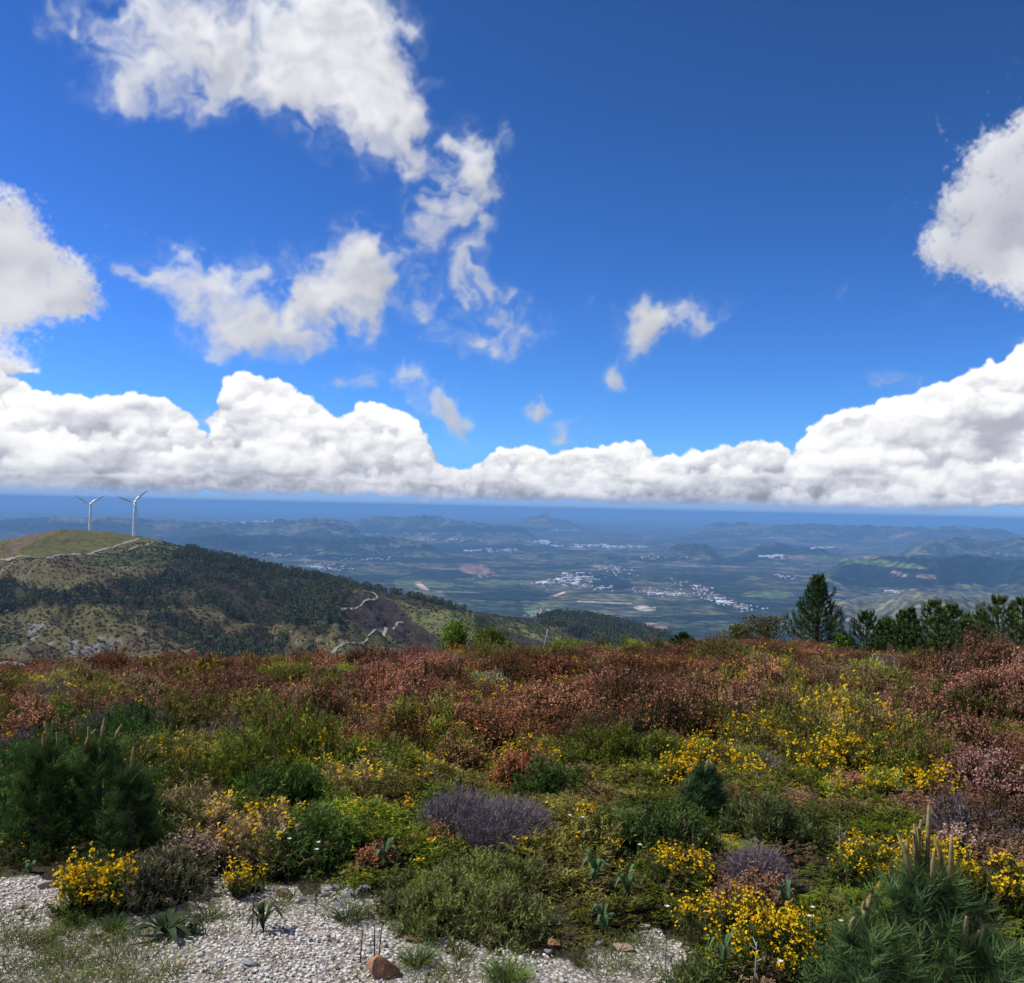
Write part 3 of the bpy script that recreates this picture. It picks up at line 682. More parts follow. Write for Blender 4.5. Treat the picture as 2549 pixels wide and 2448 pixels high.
def core_parts(seed):
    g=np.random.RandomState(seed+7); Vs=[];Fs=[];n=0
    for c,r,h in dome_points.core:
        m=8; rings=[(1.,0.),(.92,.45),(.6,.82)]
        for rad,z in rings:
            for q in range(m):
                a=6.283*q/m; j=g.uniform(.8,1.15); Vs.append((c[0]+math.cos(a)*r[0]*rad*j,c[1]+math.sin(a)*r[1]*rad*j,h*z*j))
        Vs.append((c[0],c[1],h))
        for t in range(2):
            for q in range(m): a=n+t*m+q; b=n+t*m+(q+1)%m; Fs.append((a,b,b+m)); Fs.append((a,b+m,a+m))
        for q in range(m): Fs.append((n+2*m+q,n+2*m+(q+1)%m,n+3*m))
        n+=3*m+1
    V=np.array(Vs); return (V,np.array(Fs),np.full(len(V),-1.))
def gorse_green(R,H,n,seed,leaf=1.):
    g=np.random.RandomState(seed); P,v,s=dome_points(n,R,H,g)
    D=unit(v*.7+np.array([0,0,.75])+g.normal(size=v.shape)*.28); L=g.uniform(.035,.085,n)*leaf
    parts=[core_parts(seed)]; stem=spikes(P-D*.02,D,L*1.25,.006*leaf*np.ones(n),tip=s*.5); parts.append(stem)
    for j in range(7):
        f=g.uniform(.1,1,n); d=unit(D*.75+perp(D,g)*.9)
        parts.append(spikes(P+D*(L*f)[:,None],d,g.uniform(.018,.032,n)*leaf,g.uniform(.005,.008,n)*leaf,tip=(.35+.65*f)*s))
    return parts,P,D,L
def heather(R,H,n,seed,leaf=1.,bloom=1.):
    g=np.random.RandomState(seed); P,v,s=dome_points(n,R,H,g,k=9)
    D=unit(v*.35+np.array([0,0,1.])+g.normal(size=v.shape)*.2); L=g.uniform(.05,.11,n)*leaf
    parts=[core_parts(seed),spikes(P-D*.05,D,L*1.7,.005*leaf*np.ones(n),tip=np.zeros(n))]
    for j in range(4):
        f=g.uniform(0,.5,n); d=unit(D*.9+perp(D,g)*.7); parts.append(spikes(P+D*(L*f)[:,None],d,g.uniform(.014,.024,n)*leaf,.005*leaf*np.ones(n),tip=.12*s))
    m=s>.62
    for j in range(7):
        f=g.uniform(.35,1.,n)[m]; d=unit(D[m]*.5+perp(D[m],g)); parts.append(quads(P[m]+D[m]*(L[m]*f)[:,None],d,g.uniform(.009,.016,m.sum())*leaf,g.uniform(.007,.011,m.sum())*leaf,tip=bloom*(.55+.45*f)*np.ones(m.sum())))
    return parts,P,D,L
def twiggy(R,H,n,seed,w=.0045):
    g=np.random.RandomState(seed); parts=[]
    a=g.uniform(0,2*math.pi,n); rr=R*np.sqrt(g.rand(n))
    B=np.stack([rr*.45*np.cos(a),rr*.45*np.sin(a),np.zeros(n)],1)
    T=np.stack([rr*np.cos(a),rr*np.sin(a),H*(1.05-.45*(rr/R)**2)*g.uniform(.65,1.05,n)],1)
    D=unit(T-B); L=np.linalg.norm(T-B,axis=1); parts.append(spikes(B,D,L,w*1.6*np.ones(n),tip=np.zeros(n)))
    for j in range(9):
        f=g.uniform(.35,.98,n); d=unit(D+perp(D,g)*.5+np.array([0,0,.25])); l=g.uniform(.04,.11,n)
        Q=B+D*(L*f)[:,None]; parts.append(spikes(Q,d,l,w*np.ones(n),tip=f))
        for q in range(2):
            f2=g.uniform(.3,.9,n); d2=unit(d+perp(d,g)*.8); parts.append(spikes(Q+d*(l*f2)[:,None],d2,g.uniform(.015,.035,n),w*.8*np.ones(n),tip=f))
    return parts
def blossoms(P,D,n,seed,size=.013,per=6,spread=.016):
    """yellow pea flowers crowded round shoot tips"""
    g=np.random.RandomState(seed); i=g.choice(len(P),min(n,len(P)),replace=False); parts=[]
    for j in range(per):
        c=P[i]+D[i]*g.uniform(-.03,.035,(len(i),1))+g.normal(size=(len(i),3))*spread*.55
        for q in range(2):
            d=unit(D[i]*.4+perp(D[i],g)); parts.append(quads(c,d,g.uniform(.8,1.4,len(i))*size,g.uniform(.7,1.2,len(i))*size,tip=g.rand(len(i))))
    return parts
def grass(R,n,h,seed,w=.0035,lean=.5):
    g=np.random.RandomState(seed); a=g.uniform(0,2*math.pi,n); rr=R*np.sqrt(g.rand(n))
    P=np.stack([rr*np.cos(a),rr*np.sin(a),np.zeros(n)],1); out=np.stack([np.cos(a),np.sin(a),np.zeros(n)],1)
    D=unit(np.array([0,0,1.])+out*lean*(rr/R)[:,None]+g.normal(size=(n,3))*.22); L=g.uniform(.5,1.,n)*h
    u=perp(D,g)*w; mid=P+D*(L*.55)[:,None]; D2=unit(D+out*.5+g.normal(size=(n,3))*.15-np.array([0,0,.2])); tip=mid+D2*(L*.5)[:,None]
    V=np.stack([P-u*.5,P+u*.5,mid+u*.4,mid-u*.4,tip],1).reshape(-1,3); b=np.arange(n)[:,None]*5
    return [(V,b+np.array([[0,1,2,3]]),np.tile([0,0,.6,.6,1.],n)),(V,b+np.array([[3,2,4]]),np.tile([0,0,.6,.6,1.],n))]
def brushes(segs,per,ln,w,seed,fwd=.75):
    """bottle-brush needles along (p0,p1,tip) segments"""
    g=np.random.RandomState(seed); S0=np.array([s[0] for s in segs]); S1=np.array([s[1] for s in segs]); n=len(segs)
    parts=[]
    for j in range(per):
        f=g.uniform(0,1.,n); d0=unit(S1-S0); P=S0+(S1-S0)*f[:,None]; d=unit(d0*fwd+perp(d0,g)*.8+np.array([0,0,.08]))
        parts.append(spikes(P,d,g.uniform(.75,1.15,n)*ln,w*np.ones(n),tip=f))
    return parts
def tube_segs(mb,segs,rad):
    for p0,p1 in segs: mb.tube([p0,p1],[rad,rad*.8],4,cap=False)
# ------------------------------------------------------------------ plant materials
def tinted(g,deep,tipc,var=.35,tr=.3,sc=9.,tint=True,dry=0.):
    """colour runs from woody green inside to the bloom at the tips; 'tint' comes from each plant"""
    p=g.pos(); n=g.noise(p,sc,3,.6); t=g.attr('tip',out='Fac')
    base=tipc
    if tint:
        tn=g.attr('tint','INSTANCER'); s=g.N.new('ShaderNodeSeparateColor'); g.L.new(tn,s.inputs[0])
        use=g.m('GREATER_THAN',g.m('ADD',g.m('ADD',s.outputs[0],s.outputs[1]),s.outputs[2]),.004); base=g.mix(use,tipc,tn)
    if dry:                                 # browned and fresh shoots side by side on one bush
        dn=g.noise(p,6.5,3,.65); base=g.mix(g.m('MULTIPLY',g.step(dn,.54,.62),dry),base,(.165,.115,.070))
        base=g.mix(g.m('MULTIPLY',g.step(dn,.47,.38),dry*.8),base,g.mix(1.,base,(1.55,1.45,.8),'MULTIPLY'))
    c=g.mix(g.step(t,.05,.75),g.mix(g.step(t,-.6,-.1),(.014,.012,.008),deep),base)  # near-black for the added cores: shade put into their colour
    c=g.mix(1.,c,g.ramp(n,[(.25,(1-var,)*3),(.5,(1,)*3),(.75,(1+var*1.5,)*3)]),'MULTIPLY')
    return g.leaf(c,tr*.6)
M_GORSE=mat('gorse_green',lambda g:tinted(g,(.040,.050,.016),(.060,.095,.022),.45,dry=.6))
M_HEATH=mat('heather',lambda g:tinted(g,(.058,.060,.022),(.19,.072,.050),.4))
M_DEAD=mat('dead_twigs',lambda g:tinted(g,(.085,.068,.070),(.215,.175,.180),.3,.1,20.,False))
M_YELLOW=mat('gorse_bloom',lambda g:g.leaf(g.ramp(g.attr('tip',out='Fac'),[(0,(.72,.36,.008)),(.5,(.80,.52,.012)),(1,(.85,.62,.03))]),.25))
M_PINE=mat('pine_needles',lambda g:tinted(g,(.024,.042,.014),(.050,.095,.030),.35,.2,6.))
M_PINEY=mat('young_needles',lambda g:tinted(g,(.045,.075,.025),(.12,.19,.065),.35,.25,8.,False))
M_CANDLE=mat('pine_candle',lambda g:g.pbr(g.ramp(g.noise(g.pos(),60.,3),[(.3,(.15,.11,.04)),(.7,(.30,.24,.10))]),.9))
M_BARK=mat('bark',lambda g:g.pbr(g.ramp(g.noise(g.pos(),25.,4),[(.3,(.06,.045,.035)),(.7,(.16,.13,.10))]),.95,g.bump(g.noise(g.pos(),40.,3),.6,.01)))
M_GREYWOOD=mat('grey_wood',lambda g:g.pbr(g.ramp(g.noise(g.pos(),18.,4),[(.3,(.20,.18,.16)),(.7,(.42,.40,.37))]),.9))
M_GRASS=mat('grass_blades',lambda g:tinted(g,(.10,.095,.04),(.115,.17,.045),.35,.3,7.))
M_LEAF=mat('spring_leaves',lambda g:tinted(g,(.05,.08,.012),(.16,.24,.03),.35,.4,3.))
M_WHITE=mat('white_petals',lambda g:g.leaf((.8,.8,.76),.2))
M_GREYLEAF=mat('grey_leaves',lambda g:tinted(g,(.05,.06,.04),(.30,.34,.24),.3,.2,15.,False))
M_BLUELEAF=mat('broad_leaves',lambda g:tinted(g,(.04,.07,.03),(.10,.17,.075),.25,.3,10.,False))
M_DARKLEAF=mat('dark_leaves',lambda g:tinted(g,(.018,.02,.014),(.045,.06,.03),.4,.1,14.,False))
def hide_col(name):
    return bpy.data.collections.new(name)      # never linked to the scene: only a library of shapes for scattering
LIB={}
def lib(name,meshes):
    c=hide_col(name); LIB[name]=c
    for i,m in enumerate(meshes):
        o=bpy.data.objects.new('%s_shape_%02d'%(name,i),m); c.objects.link(o)
    return c
def scatter(name,P,rot,scale,idx,libname,tint=None,**props):
    """one object whose geometry nodes put a shape of the library on every point"""
    n=len(P); me=bpy.data.meshes.new(name); me.vertices.add(n); me.vertices.foreach_set('co',np.asarray(P,np.float32).ravel())
    a=me.attributes.new('rot','FLOAT_VECTOR','POINT'); a.data.foreach_set('vector',np.asarray(rot,np.float32).ravel())
    sc=np.asarray(scale,np.float32); sc=np.repeat(sc[:,None],3,1) if sc.ndim==1 else sc
    a=me.attributes.new('scl','FLOAT_VECTOR','POINT'); a.data.foreach_set('vector',sc.ravel())
    a=me.attributes.new('idx','INT','POINT'); a.data.foreach_set('value',np.asarray(idx,np.int32))
    if tint is not None:
        a=me.attributes.new('tint','FLOAT_VECTOR','POINT'); a.data.foreach_set('vector',np.asarray(tint,np.float32).ravel())
    ng=bpy.data.node_groups.new(name,'GeometryNodeTree')
    ng.interface.new_socket('Geometry',in_out='INPUT',socket_type='NodeSocketGeometry'); ng.interface.new_socket('Geometry',in_out='OUTPUT',socket_type='NodeSocketGeometry')
    N=ng.nodes; L=ng.links; gi=N.new('NodeGroupInput'); go=N.new('NodeGroupOutput')
    ip=N.new('GeometryNodeInstanceOnPoints'); ci=N.new('GeometryNodeCollectionInfo'); ci.inputs[0].default_value=LIB[libname]
    ci.inputs['Separate Children'].default_value=True; ci.inputs['Reset Children'].default_value=True
    def na(nm,t):
        q=N.new('GeometryNodeInputNamedAttribute'); q.data_type=t; q.inputs[0].default_value=nm; return q.outputs[0]
    m2p=N.new('GeometryNodeMeshToPoints'); L.new(gi.outputs[0],m2p.inputs[0])
    L.new(m2p.outputs[0],ip.inputs['Points']); L.new(ci.outputs[0],ip.inputs['Instance']); ip.inputs['Pick Instance'].default_value=True
    L.new(na('idx','INT'),ip.inputs['Instance Index'])
    e2r=N.new('FunctionNodeEulerToRotation'); L.new(na('rot','FLOAT_VECTOR'),e2r.inputs[0]); L.new(e2r.outputs[0],ip.inputs['Rotation'])
    L.new(na('scl','FLOAT_VECTOR'),ip.inputs['Scale']); L.new(ip.outputs[0],go.inputs[0])
    o=link(name,me,**props); o.modifiers.new('scatter','NODES').node_group=ng
    return o
def ground_rot(n,g=rs,tilt=.12):
    return np.stack([g.normal(size=n)*tilt,g.normal(size=n)*tilt,g.uniform(0,2*math.pi,n)],1)

# ------------------------------------------------------------------ the far ridge: woods, scrub, track, turbines
def far_tree(seed,kind=0):
    g=np.random.RandomState(seed); n=46; z=g.uniform(.12,1,n)**.8
    w=(.30*(1-z)**.8+.05) if kind==0 else .32*np.sqrt(np.clip(1-((z-.55)/.5)**2,0.02,1))
    a=g.uniform(0,6.28,n); P=np.stack([np.cos(a)*w*.6,np.sin(a)*w*.6,z],1)
    D=unit(np.stack([np.cos(a),np.sin(a),g.uniform(-.2,.7,n)],1))
    p=[quads(P-D*.04,D,g.uniform(.12,.22,n),g.uniform(.10,.18,n),tip=.4+.6*z)]
    p.append(spikes(np.array([[0,0,0.]]),np.array([[0,0,1.]]),[1.],[.05],tip=np.array([0.])))
    return p
def lumps(seed,n=34):
    g=np.random.RandomState(seed); P,v,s=dome_points(n,.5,.6,g); D=unit(v+np.array([0,0,.3]))
    return [quads(P-D*.08,D,g.uniform(.2,.36,n),g.uniform(.16,.3,n),tip=.3+.7*s)]
M_FARTREE=mat('far_conifer',lambda g:tinted(g,(.016,.026,.012),(.040,.062,.026),.45,.1,.25))
M_FARBUSH=mat('far_scrub',lambda g:tinted(g,(.035,.035,.016),(.10,.09,.035),.45,.1,.2))
lib('wood',[mesh_parts('tree_shape',far_tree(900+i,0 if i<4 else 1),[M_FARTREE]) for i in range(6)])
lib('scrub',[mesh_parts('scrub_shape',lumps(950+i),[M_FARBUSH]) for i in range(4)])
def ridge_points(n,seed,az0=-31,az1=16,r0=560,r1=1900):
    g=np.random.RandomState(seed); a=np.radians(g.uniform(az0,az1,n)); r=np.sqrt(g.uniform(r0*r0,r1*r1,n))
    x,y=r*np.sin(a),r*np.cos(a); return np.stack([x,y,height(x,y)],1)
Pw=ridge_points(60000,41); px,py=to_px(Pw); w=wood_mask(Pw,px,py)
dens=_fb(Pw[:,0]/45,Pw[:,1]/45,461,4)
g_=np.random.RandomState(43)
keep=(w>0)&(g_.rand(len(Pw))<np.clip((dens-.36)*4.2,0.06,.95))
wood=Pw[keep]
stray=(w==0)&(g_.rand(len(Pw))<.035*(dens>.46))&(~inpoly(px,py,P_GRASS))&(~inpoly(px,py,P_BURNT[0]))
st=Pw[stray]
def tree_cols(P,g):
    n=len(P); b=_fb(P[:,0]/30,P[:,1]/30,471,3)[:,None]; t=np.tile([.082,.088,.042],(n,1))*(0.65+.9*b)
    yl=(g.rand(n)<.06); t[yl]=[.11,.15,.035]; bl=(g.rand(n)<.3); t[bl]*=[.8,1.05,1.2]; br=g.rand(n)<.12; t[br]=[.11,.085,.055]
    return t*(.75+.5*g.rand(n,1))
n=len(wood); hts=g_.uniform(5.5,10.5,n)*(1-.35*(g_.rand(n)<.3))
scatter('pine_forest',wood-np.array([0,0,.4]),ground_rot(n,g_,.05),np.stack([hts*.95,hts*.95,hts],1),g_.randint(0,6,n),'wood',tree_cols(wood,g_),kind='stuff',label='dark pine plantation covering the ridge side')
# trees that stand apart, one object each
st=st[np.argsort(np.hypot(st[:,0],st[:,1]))][:190]; scol=tree_cols(st,g_)
for i,p in enumerate(st):
    me=LIB['wood'].objects[int(g_.randint(0,6))].data; h=float(g_.uniform(4,8.5))
    qx,qy=[float(v[0]) for v in to_px(p[None])]; lum=float(scol[i].sum())
    look='pale green' if scol[i][1]>.105 else ('brownish' if scol[i][0]>scol[i][1] else 'dark')
    where='below the turbine track' if qy<1450 else ('on the slope right of the burnt ground' if qx>1000 else ('beside the rocky patches on the ridge' if qx<420 else 'on the open slope under the pine plantation'))
    thing('small_tree','small %s tree standing apart %s'%(look,where),'tree',(p[0],p[1],p[2]-.3),(0,0,float(g_.uniform(0,6))),(h,h,h),'scattered trees on the hillside',me=me,tint=[float(v) for v in scol[i]])
Ps=ridge_points(90000,47); px,py=to_px(Ps); w=wood_mask(Ps,px,py)
c=cover_ridge(Ps); gr=inpoly(px,py,P_GRASS); bu=inpoly(px,py,P_BURNT[0])|inpoly(px,py,P_BURNT[1])
k=(g_.rand(len(Ps))<np.where(gr,.10,np.where(bu,.06,np.where(w>0,.25,.55))))&(py<1700)
Ps=Ps[k]; c=c[k]; n=len(Ps)
sv=_fb(Ps[:,0]/20,Ps[:,1]/20,481,3)[:,None]
tc=c*(.80+.45*sv)+.0; gg=g_.rand(n)<.35; tc[gg]=tc[gg]*[.75,1.0,.75]
scatter('hillside_scrub',Ps-np.array([0,0,.15]),ground_rot(n,g_,.15),g_.uniform(1.3,3.6,n)*(1-.5*inpoly(*to_px(Ps),P_GRASS)),g_.randint(0,4,n),'scrub',tc*(.7+.6*g_.rand(n,1)),kind='stuff',label='low scrub and heath on the ridge side')
# tracks
M_TRACK=mat('pale_track',lambda g:g.pbr(g.ramp(g.noise(g.pos(),.5,4),[(.3,(.20,.185,.15)),(.7,(.32,.30,.245))]),.95))
def track(name,pts,width,kindname='structure',lift=.5,label=None):
    W=[hit(x,y,r0=500,r1=2600) for x,y in pts]; W=np.array([w for w in W if w is not None])
    t=np.concatenate([[0],np.cumsum(np.linalg.norm(np.diff(W[:,:2],axis=0),axis=1))]); m=max(8,int(t[-1]/7))
    q=np.linspace(0,t[-1],m); X=np.interp(q,t,W[:,0]); Y=np.interp(q,t,W[:,1])
    for _ in range(14): X[1:-1]=(X[:-2]+X[2:]+2*X[1:-1])/4; Y[1:-1]=(Y[:-2]+Y[2:]+2*Y[1:-1])/4
    dx,dy=np.gradient(X),np.gradient(Y); l=np.hypot(dx,dy)+1e-6; nx,ny=-dy/l,dx/l
    wv=width*(1+.25*np.sin(q*.05))/2
    V=[];cols=[-1,-.5,0,.5,1]
    for s in cols:
        x=X+nx*wv*s; y=Y+ny*wv*s; V.append(np.stack([x,y,height(x,y)+lift],1))
    V=np.stack(V,1).reshape(-1,3); i=np.arange(m-1)[:,None]*5+np.arange(4)[None]
    F=np.stack([i,i+1,i+6,i+5],-1).reshape(-1,4)
    me=mesh_np(name,V,F,[M_TRACK],smooth=True); o=link(name,me,kind='structure'); return o
track('road',[(-60,1394),(0,1391),(60,1389),(130,1385),(190,1379),(240,1373),(275,1365),(300,1356),(322,1347),(345,1342)],5.5)
track('road',[(190,1381),(240,1377),(285,1372),(330,1365),(365,1358),(385,1350),(392,1345),(384,1341)],5)
track('path',[(848,1519),(880,1511),(908,1503),(932,1494),(945,1486),(935,1479),(905,1472)],3)
track('path',[(826,1630),(855,1613),(882,1602),(908,1590),(918,1581),(945,1575),(975,1565),(1005,1551)],2.6)
# turbines
M_TURB=mat('turbine_white',lambda g:g.pbr((.78,.79,.80),.35,spec=.4))
M_CONC=mat('concrete',lambda g:g.pbr(g.ramp(g.noise(g.pos(),2.,4),[(.3,(.34,.33,.30)),(.7,(.46,.44,.41))]),.9))
def turbine(px,hub_py,dist,base_py,rot0,yaw,label,blade=28.):
    d=px_dirf(px,hub_py); hx,hy=d[0]/d[1]*0,0
    s=dist/math.hypot(d[0],d[1]); X,Y=d[0]*s,d[1]*s; hubz=EYE+d[2]*s; gz=float(height(np.array([X]),np.array([Y]))[0]); H=hubz-gz
    t=thing('wind_turbine',label,'wind turbine',(X,Y,gz),group='wind turbines on the ridge')
    b=MB(); zs=[-2,0,H*.33,H*.66,H-1.6]; b.tube([(0,0,z) for z in zs],[3.0,3.0,2.7,2.2,1.8],20); link('tower',b.build('tower',[M_TURB],True),t)
    b=MB(); b.tube([(0,0,-1.2),(0,0,.35)],[6.5,6.2],20); link('foundation',b.build('foundation',[M_CONC]),t)
    # rotor axis: the hub looks away and to the left, the tail of the nacelle comes towards us on the right
    ax=np.array([-math.sin(yaw),math.cos(yaw),0.05]); ax/=np.linalg.norm(ax); O=np.array([0,0,H])
    b=MB(); b.tube([O-ax*6.6,O-ax*6.3,O-ax*3,O+ax*1.,O+ax*2.2,O+ax*2.5],[1.0,1.7,2.2,2.25,1.8,1.3],12); b.tube([O-ax*5+np.array([0,0,1.4]),O-ax*5+np.array([0,0,3.0])],.09,6)
    link('nacelle',b.build('nacelle',[M_TURB],True),t)
    C=O+ax*3.6; b=MB(); b.tube([O+ax*2.5,C,O+ax*4.6,O+ax*5.1],[1.25,1.35,.85,.15],14); link('hub',b.build('hub',[M_TURB],True),t)
    side=np.cross(ax,[0,0,1.]); side/=np.linalg.norm(side); up=np.cross(side,ax)
    if side[0]<0: side=-side
    for k in range(3):
        th=math.radians(rot0+120*k); dr=side*math.cos(th)+up*math.sin(th); tn=-side*math.sin(th)+up*math.cos(th)
        V=[];F=[];n=9
        for i in range(n):
            f=i/(n-1); r=.8+blade*f; ch=(1.1 if i==0 else 3.9*(1-f)**.75+.6) if i!=1 else 3.0; th_=.75*(1-f)+.06; tw=math.radians(14*(1-f)+4)
            cd=tn*math.cos(tw)+ax*math.sin(tw); nd=-tn*math.sin(tw)+ax*math.cos(tw); c0=C+dr*r
            for (a,bb) in ((-.3,0),(-.05,.5),(.35,.3),(.7,0),(.35,-.3),(-.05,-.5)): V.append(c0+cd*ch*a+nd*th_*bb)
        for i in range(n-1):
            for q in range(6): F.append((i*6+q,i*6+(q+1)%6,i*6+6+(q+1)%6,i*6+6+q))
        F.append(tuple(range(6))[::-1]); F.append(tuple((n-1)*6+q for q in range(6)))
        b=MB(); b.add(V,F); link('blade',b.build('blade',[M_TURB],True),t)
turbine(226,1254.5,1780,1318,31,math.radians(35),'white wind turbine farther back, its foot hidden behind the rounded hilltop')
turbine(336,1250,1650,1344,43,math.radians(38),'white wind turbine whose whole tower shows, standing at the end of the pale track')

# ------------------------------------------------------------------ villages on the plain
M_WALLW=mat('white_wall',lambda g:g.pbr((.80,.78,.74),.8))
M_ROOF=mat('clay_roof',lambda g:g.pbr(g.ramp(g.noise(g.pos(),.02,2),[(.4,(.34,.15,.09)),(.6,(.45,.27,.19))]),.85))
M_SHED=mat('pale_metal',lambda g:g.pbr((.74,.76,.78),.5))
def house_mesh(name,w,d,h,r,mats,hip=False):
    b=MB(); V=[(-w,-d,-6),(w,-d,-6),(w,d,-6),(-w,d,-6),(-w,-d,h),(w,-d,h),(w,d,h),(-w,d,h)]
    b.add(V,[(0,1,5,4),(1,2,6,5),(2,3,7,6),(3,0,4,7)],0)
    e=.5; i=w*.45 if hip else -e; T=[(-w-e,-d-e,h),(w+e,-d-e,h),(w+e,d+e,h),(-w-e,d+e,h),(-w+i if hip else -w-e,0,h+r),(w-i if hip else w+e,0,h+r)]
    b.add(T,[(0,1,5,4),(2,3,4,5),(1,2,5),(3,0,4),(3,2,1,0)],1)
    return b.build(name,mats)
HM=[house_mesh('house_a',9,7,7,3,[M_WALLW,M_ROOF]),house_mesh('house_b',13,8,9,3,[M_WALLW,M_ROOF],True),house_mesh('house_c',8,6,6,2.5,[M_WALLW,M_SHED])]
SM=[house_mesh('shed_a',38,18,9,3,[M_SHED,M_SHED]),house_mesh('shed_b',62,26,10,3,[M_SHED,M_SHED])]
lib('village',HM+SM)
# name, (x, y, rx, ry, angle, number, shed share, wording)
TOWNS=[(1428,1444,52,14,0,90,.10,'the dense white town in the middle of the plain'),(1360,1452,60,8,0,45,.05,'the town\'s western outskirts'),(1480,1463,60,6,4,45,.05,'the town\'s eastern outskirts'),
 (1530,1420,44,14,10,34,.0,'the hillside village above the town'),(1640,1478,90,7,4,70,.08,'the long village band right of the town'),(1745,1470,60,16,18,60,.04,'the scattered village before the small hills'),
 (1800,1498,50,8,14,45,.05,'the village strip nearest the pine'),(1850,1512,44,7,4,34,.0,'the village left of the big pine'),(1348,1526,28,9,-10,26,.0,'the hamlet behind the forested spur'),
 (1490,1361,110,4,1,46,.75,'the industrial strip beyond the town'),(1340,1350,60,5,4,30,.2,'the settlement left of the industrial strip'),(1230,1372,90,4,0,30,.1,'the far village left of centre'),(1405,1321,34,3,3,16,.4,'the hamlet under the lone cone hill'),
 (1210,1435,40,6,0,16,.0,'the hamlet by the bare hill'),(820,1416,40,7,3,34,.1,'the village above the ridge woods'),(800,1408,60,5,0,22,.0,'the roofs above the ridge woods'),(680,1384,50,6,0,30,.05,'the village over the ridge crest'),(640,1300,70,3,0,16,.3,'the far farms on the hazy ridge'),
 (920,1392,60,5,0,18,.0,'the farms in the middle of the plain'),(1120,1345,70,4,0,22,.2,'the farms beyond the bare hill'),(1930,1388,34,5,3,28,.1,'the village above the big pine'),(1945,1436,24,5,12,16,.0,'the hamlet beside the dark plantation'),
 (2060,1364,40,3,0,16,.3,'the far village at the right'),(1850,1330,90,4,0,18,.1,'the far farms at the right'),(1640,1390,60,4,0,18,.0,'the farms between the village and the hills'),(1000,1330,110,4,0,20,.1,'the far farms left of the cone hill'),(2230,1474,20,3,0,8,.4,'the white farm on the right-hand rise'),(2120,1545,50,5,0,9,.0,'the roofs on the near rise at the right'),(1155,1540,30,3,0,5,.5,'the buildings just over the ridge')]
g_=np.random.RandomState(91); HP=[]
dep_tab={}
for (x,y,rx,ry,an,n,sh,wd) in TOWNS:
    c,s=math.cos(math.radians(an)),math.sin(math.radians(an))
    for i in range(n):
        q=g_.normal(size=2)*.5; qx=x+q[0]*rx*c-q[1]*ry*s; qy=y+q[0]*rx*s+q[1]*ry*c
        HP.append((qx,qy,g_.rand()<sh,wd))
def hit_many(px,py,r0=2700,r1=60000,n=420):
    D=np.array([px_dirf(a,b) for a,b in zip(px,py)]); t=np.geomspace(r0,r1,n)
    X=D[:,0:1]*t; Y=D[:,1:2]*t; Z=D[:,2:3]*t+EYE; G=height(X,Y); h=Z<=G; ok=h.any(1); i=np.argmax(h,1)
    i0=np.maximum(i-1,0); r=np.arange(len(D)); a=(Z-G)[r,i0]; b=(Z-G)[r,i]; f=np.where(i>0,a/(a-b+1e-9),0); tt=t[i0]+(t[i]-t[i0])*f
    P=D*tt[:,None]; P[:,2]=height(P[:,0],P[:,1]); return P,ok
HPx=np.array([h[0] for h in HP]); HPy=np.array([h[1] for h in HP]); HPp,ok=hit_many(HPx,HPy)
size=np.array([(50. if h[2] else 11.) for h in HP])/np.hypot(HPp[:,0],HPp[:,1]); order=[i for i in np.argsort(-size) if ok[i]]
big,rest=order[:290],order[290:]
for i in big:
    shed=HP[i][2]; me=(SM[g_.randint(2)] if shed else HM[int(g_.choice(3,p=[.5,.3,.2]))]); R=float(np.hypot(*HPp[i][:2])); k=float(np.clip(R/9000,.8,1.3))
    thing('shed' if shed else 'house',('long pale shed in ' if shed else 'small white house in ')+HP[i][3],'building',tuple(HPp[i]),(0,0,float(g_.uniform(0,3.14))),(k,)*3,'distant '+('sheds' if shed else 'houses')+' in '+HP[i][3],me=me)
rp=HPp[rest]; k=np.clip(np.hypot(rp[:,0],rp[:,1])/9000,.8,1.5); idx=np.array([(3+g_.randint(2)) if HP[i][2] else int(g_.choice(3,p=[.5,.3,.2])) for i in rest])
scatter('distant_houses',rp,np.stack([k*0,k*0,g_.uniform(0,3.14,len(k))],1),k,idx,'village',kind='stuff',label='further pale roofs of the villages on the plain')

# ------------------------------------------------------------------ the heath in front
TINT_G=(.060,.095,.022)
def gmesh(seed,R=.27,H=.34,n=620,leaf=1.):
    p,P,D,L=gorse_green(R,H,n,seed,leaf); return p,P,D,L
shapes=[]
for i in range(4): shapes.append(mesh_parts('g',gmesh(100+i)[0],[M_GORSE]))                                   # 0-3 green
for i in range(4): shapes.append(mesh_parts('h',heather(.27,.34,560,120+i)[0],[M_HEATH]))                     # 4-7 heather
def flowered(seed,R,H,n,leaf,fl,size,per):
    p,P,D,L=gmesh(seed,R,H,n,leaf); V,F,t=merge(p); fp=blossoms(P+D*L[:,None]*1.0,D,fl,seed+1,size,per); V2,F2,t2=merge(fp)
    Fs=F+[f+len(V) for f in F2]; mi=np.concatenate([np.zeros(sum(len(f) for f in F)),np.ones(sum(len(f) for f in F2))])
    return mesh_np('y',np.concatenate([V,V2]),Fs,[M_GORSE,M_YELLOW],attrs={'tip':np.concatenate([t,t2])},midx=mi)
for i in range(2): shapes.append(flowered(140+i,.27,.34,560,1.,90,.013,5))                                    # 8-9 flowering well
for i in range(2): shapes.append(flowered(144+i,.27,.34,600,1.,16,.013,4))                                    # 10-11 a few flowers
for i in range(2): shapes.append(mesh_parts('d',twiggy(.26,.34,150,150+i),[M_DEAD]))                          # 12-13 dead
for i in range(2): shapes.append(mesh_parts('t',grass(.10,140,.26,160+i),[M_GRASS]))                          # 14-15 grass
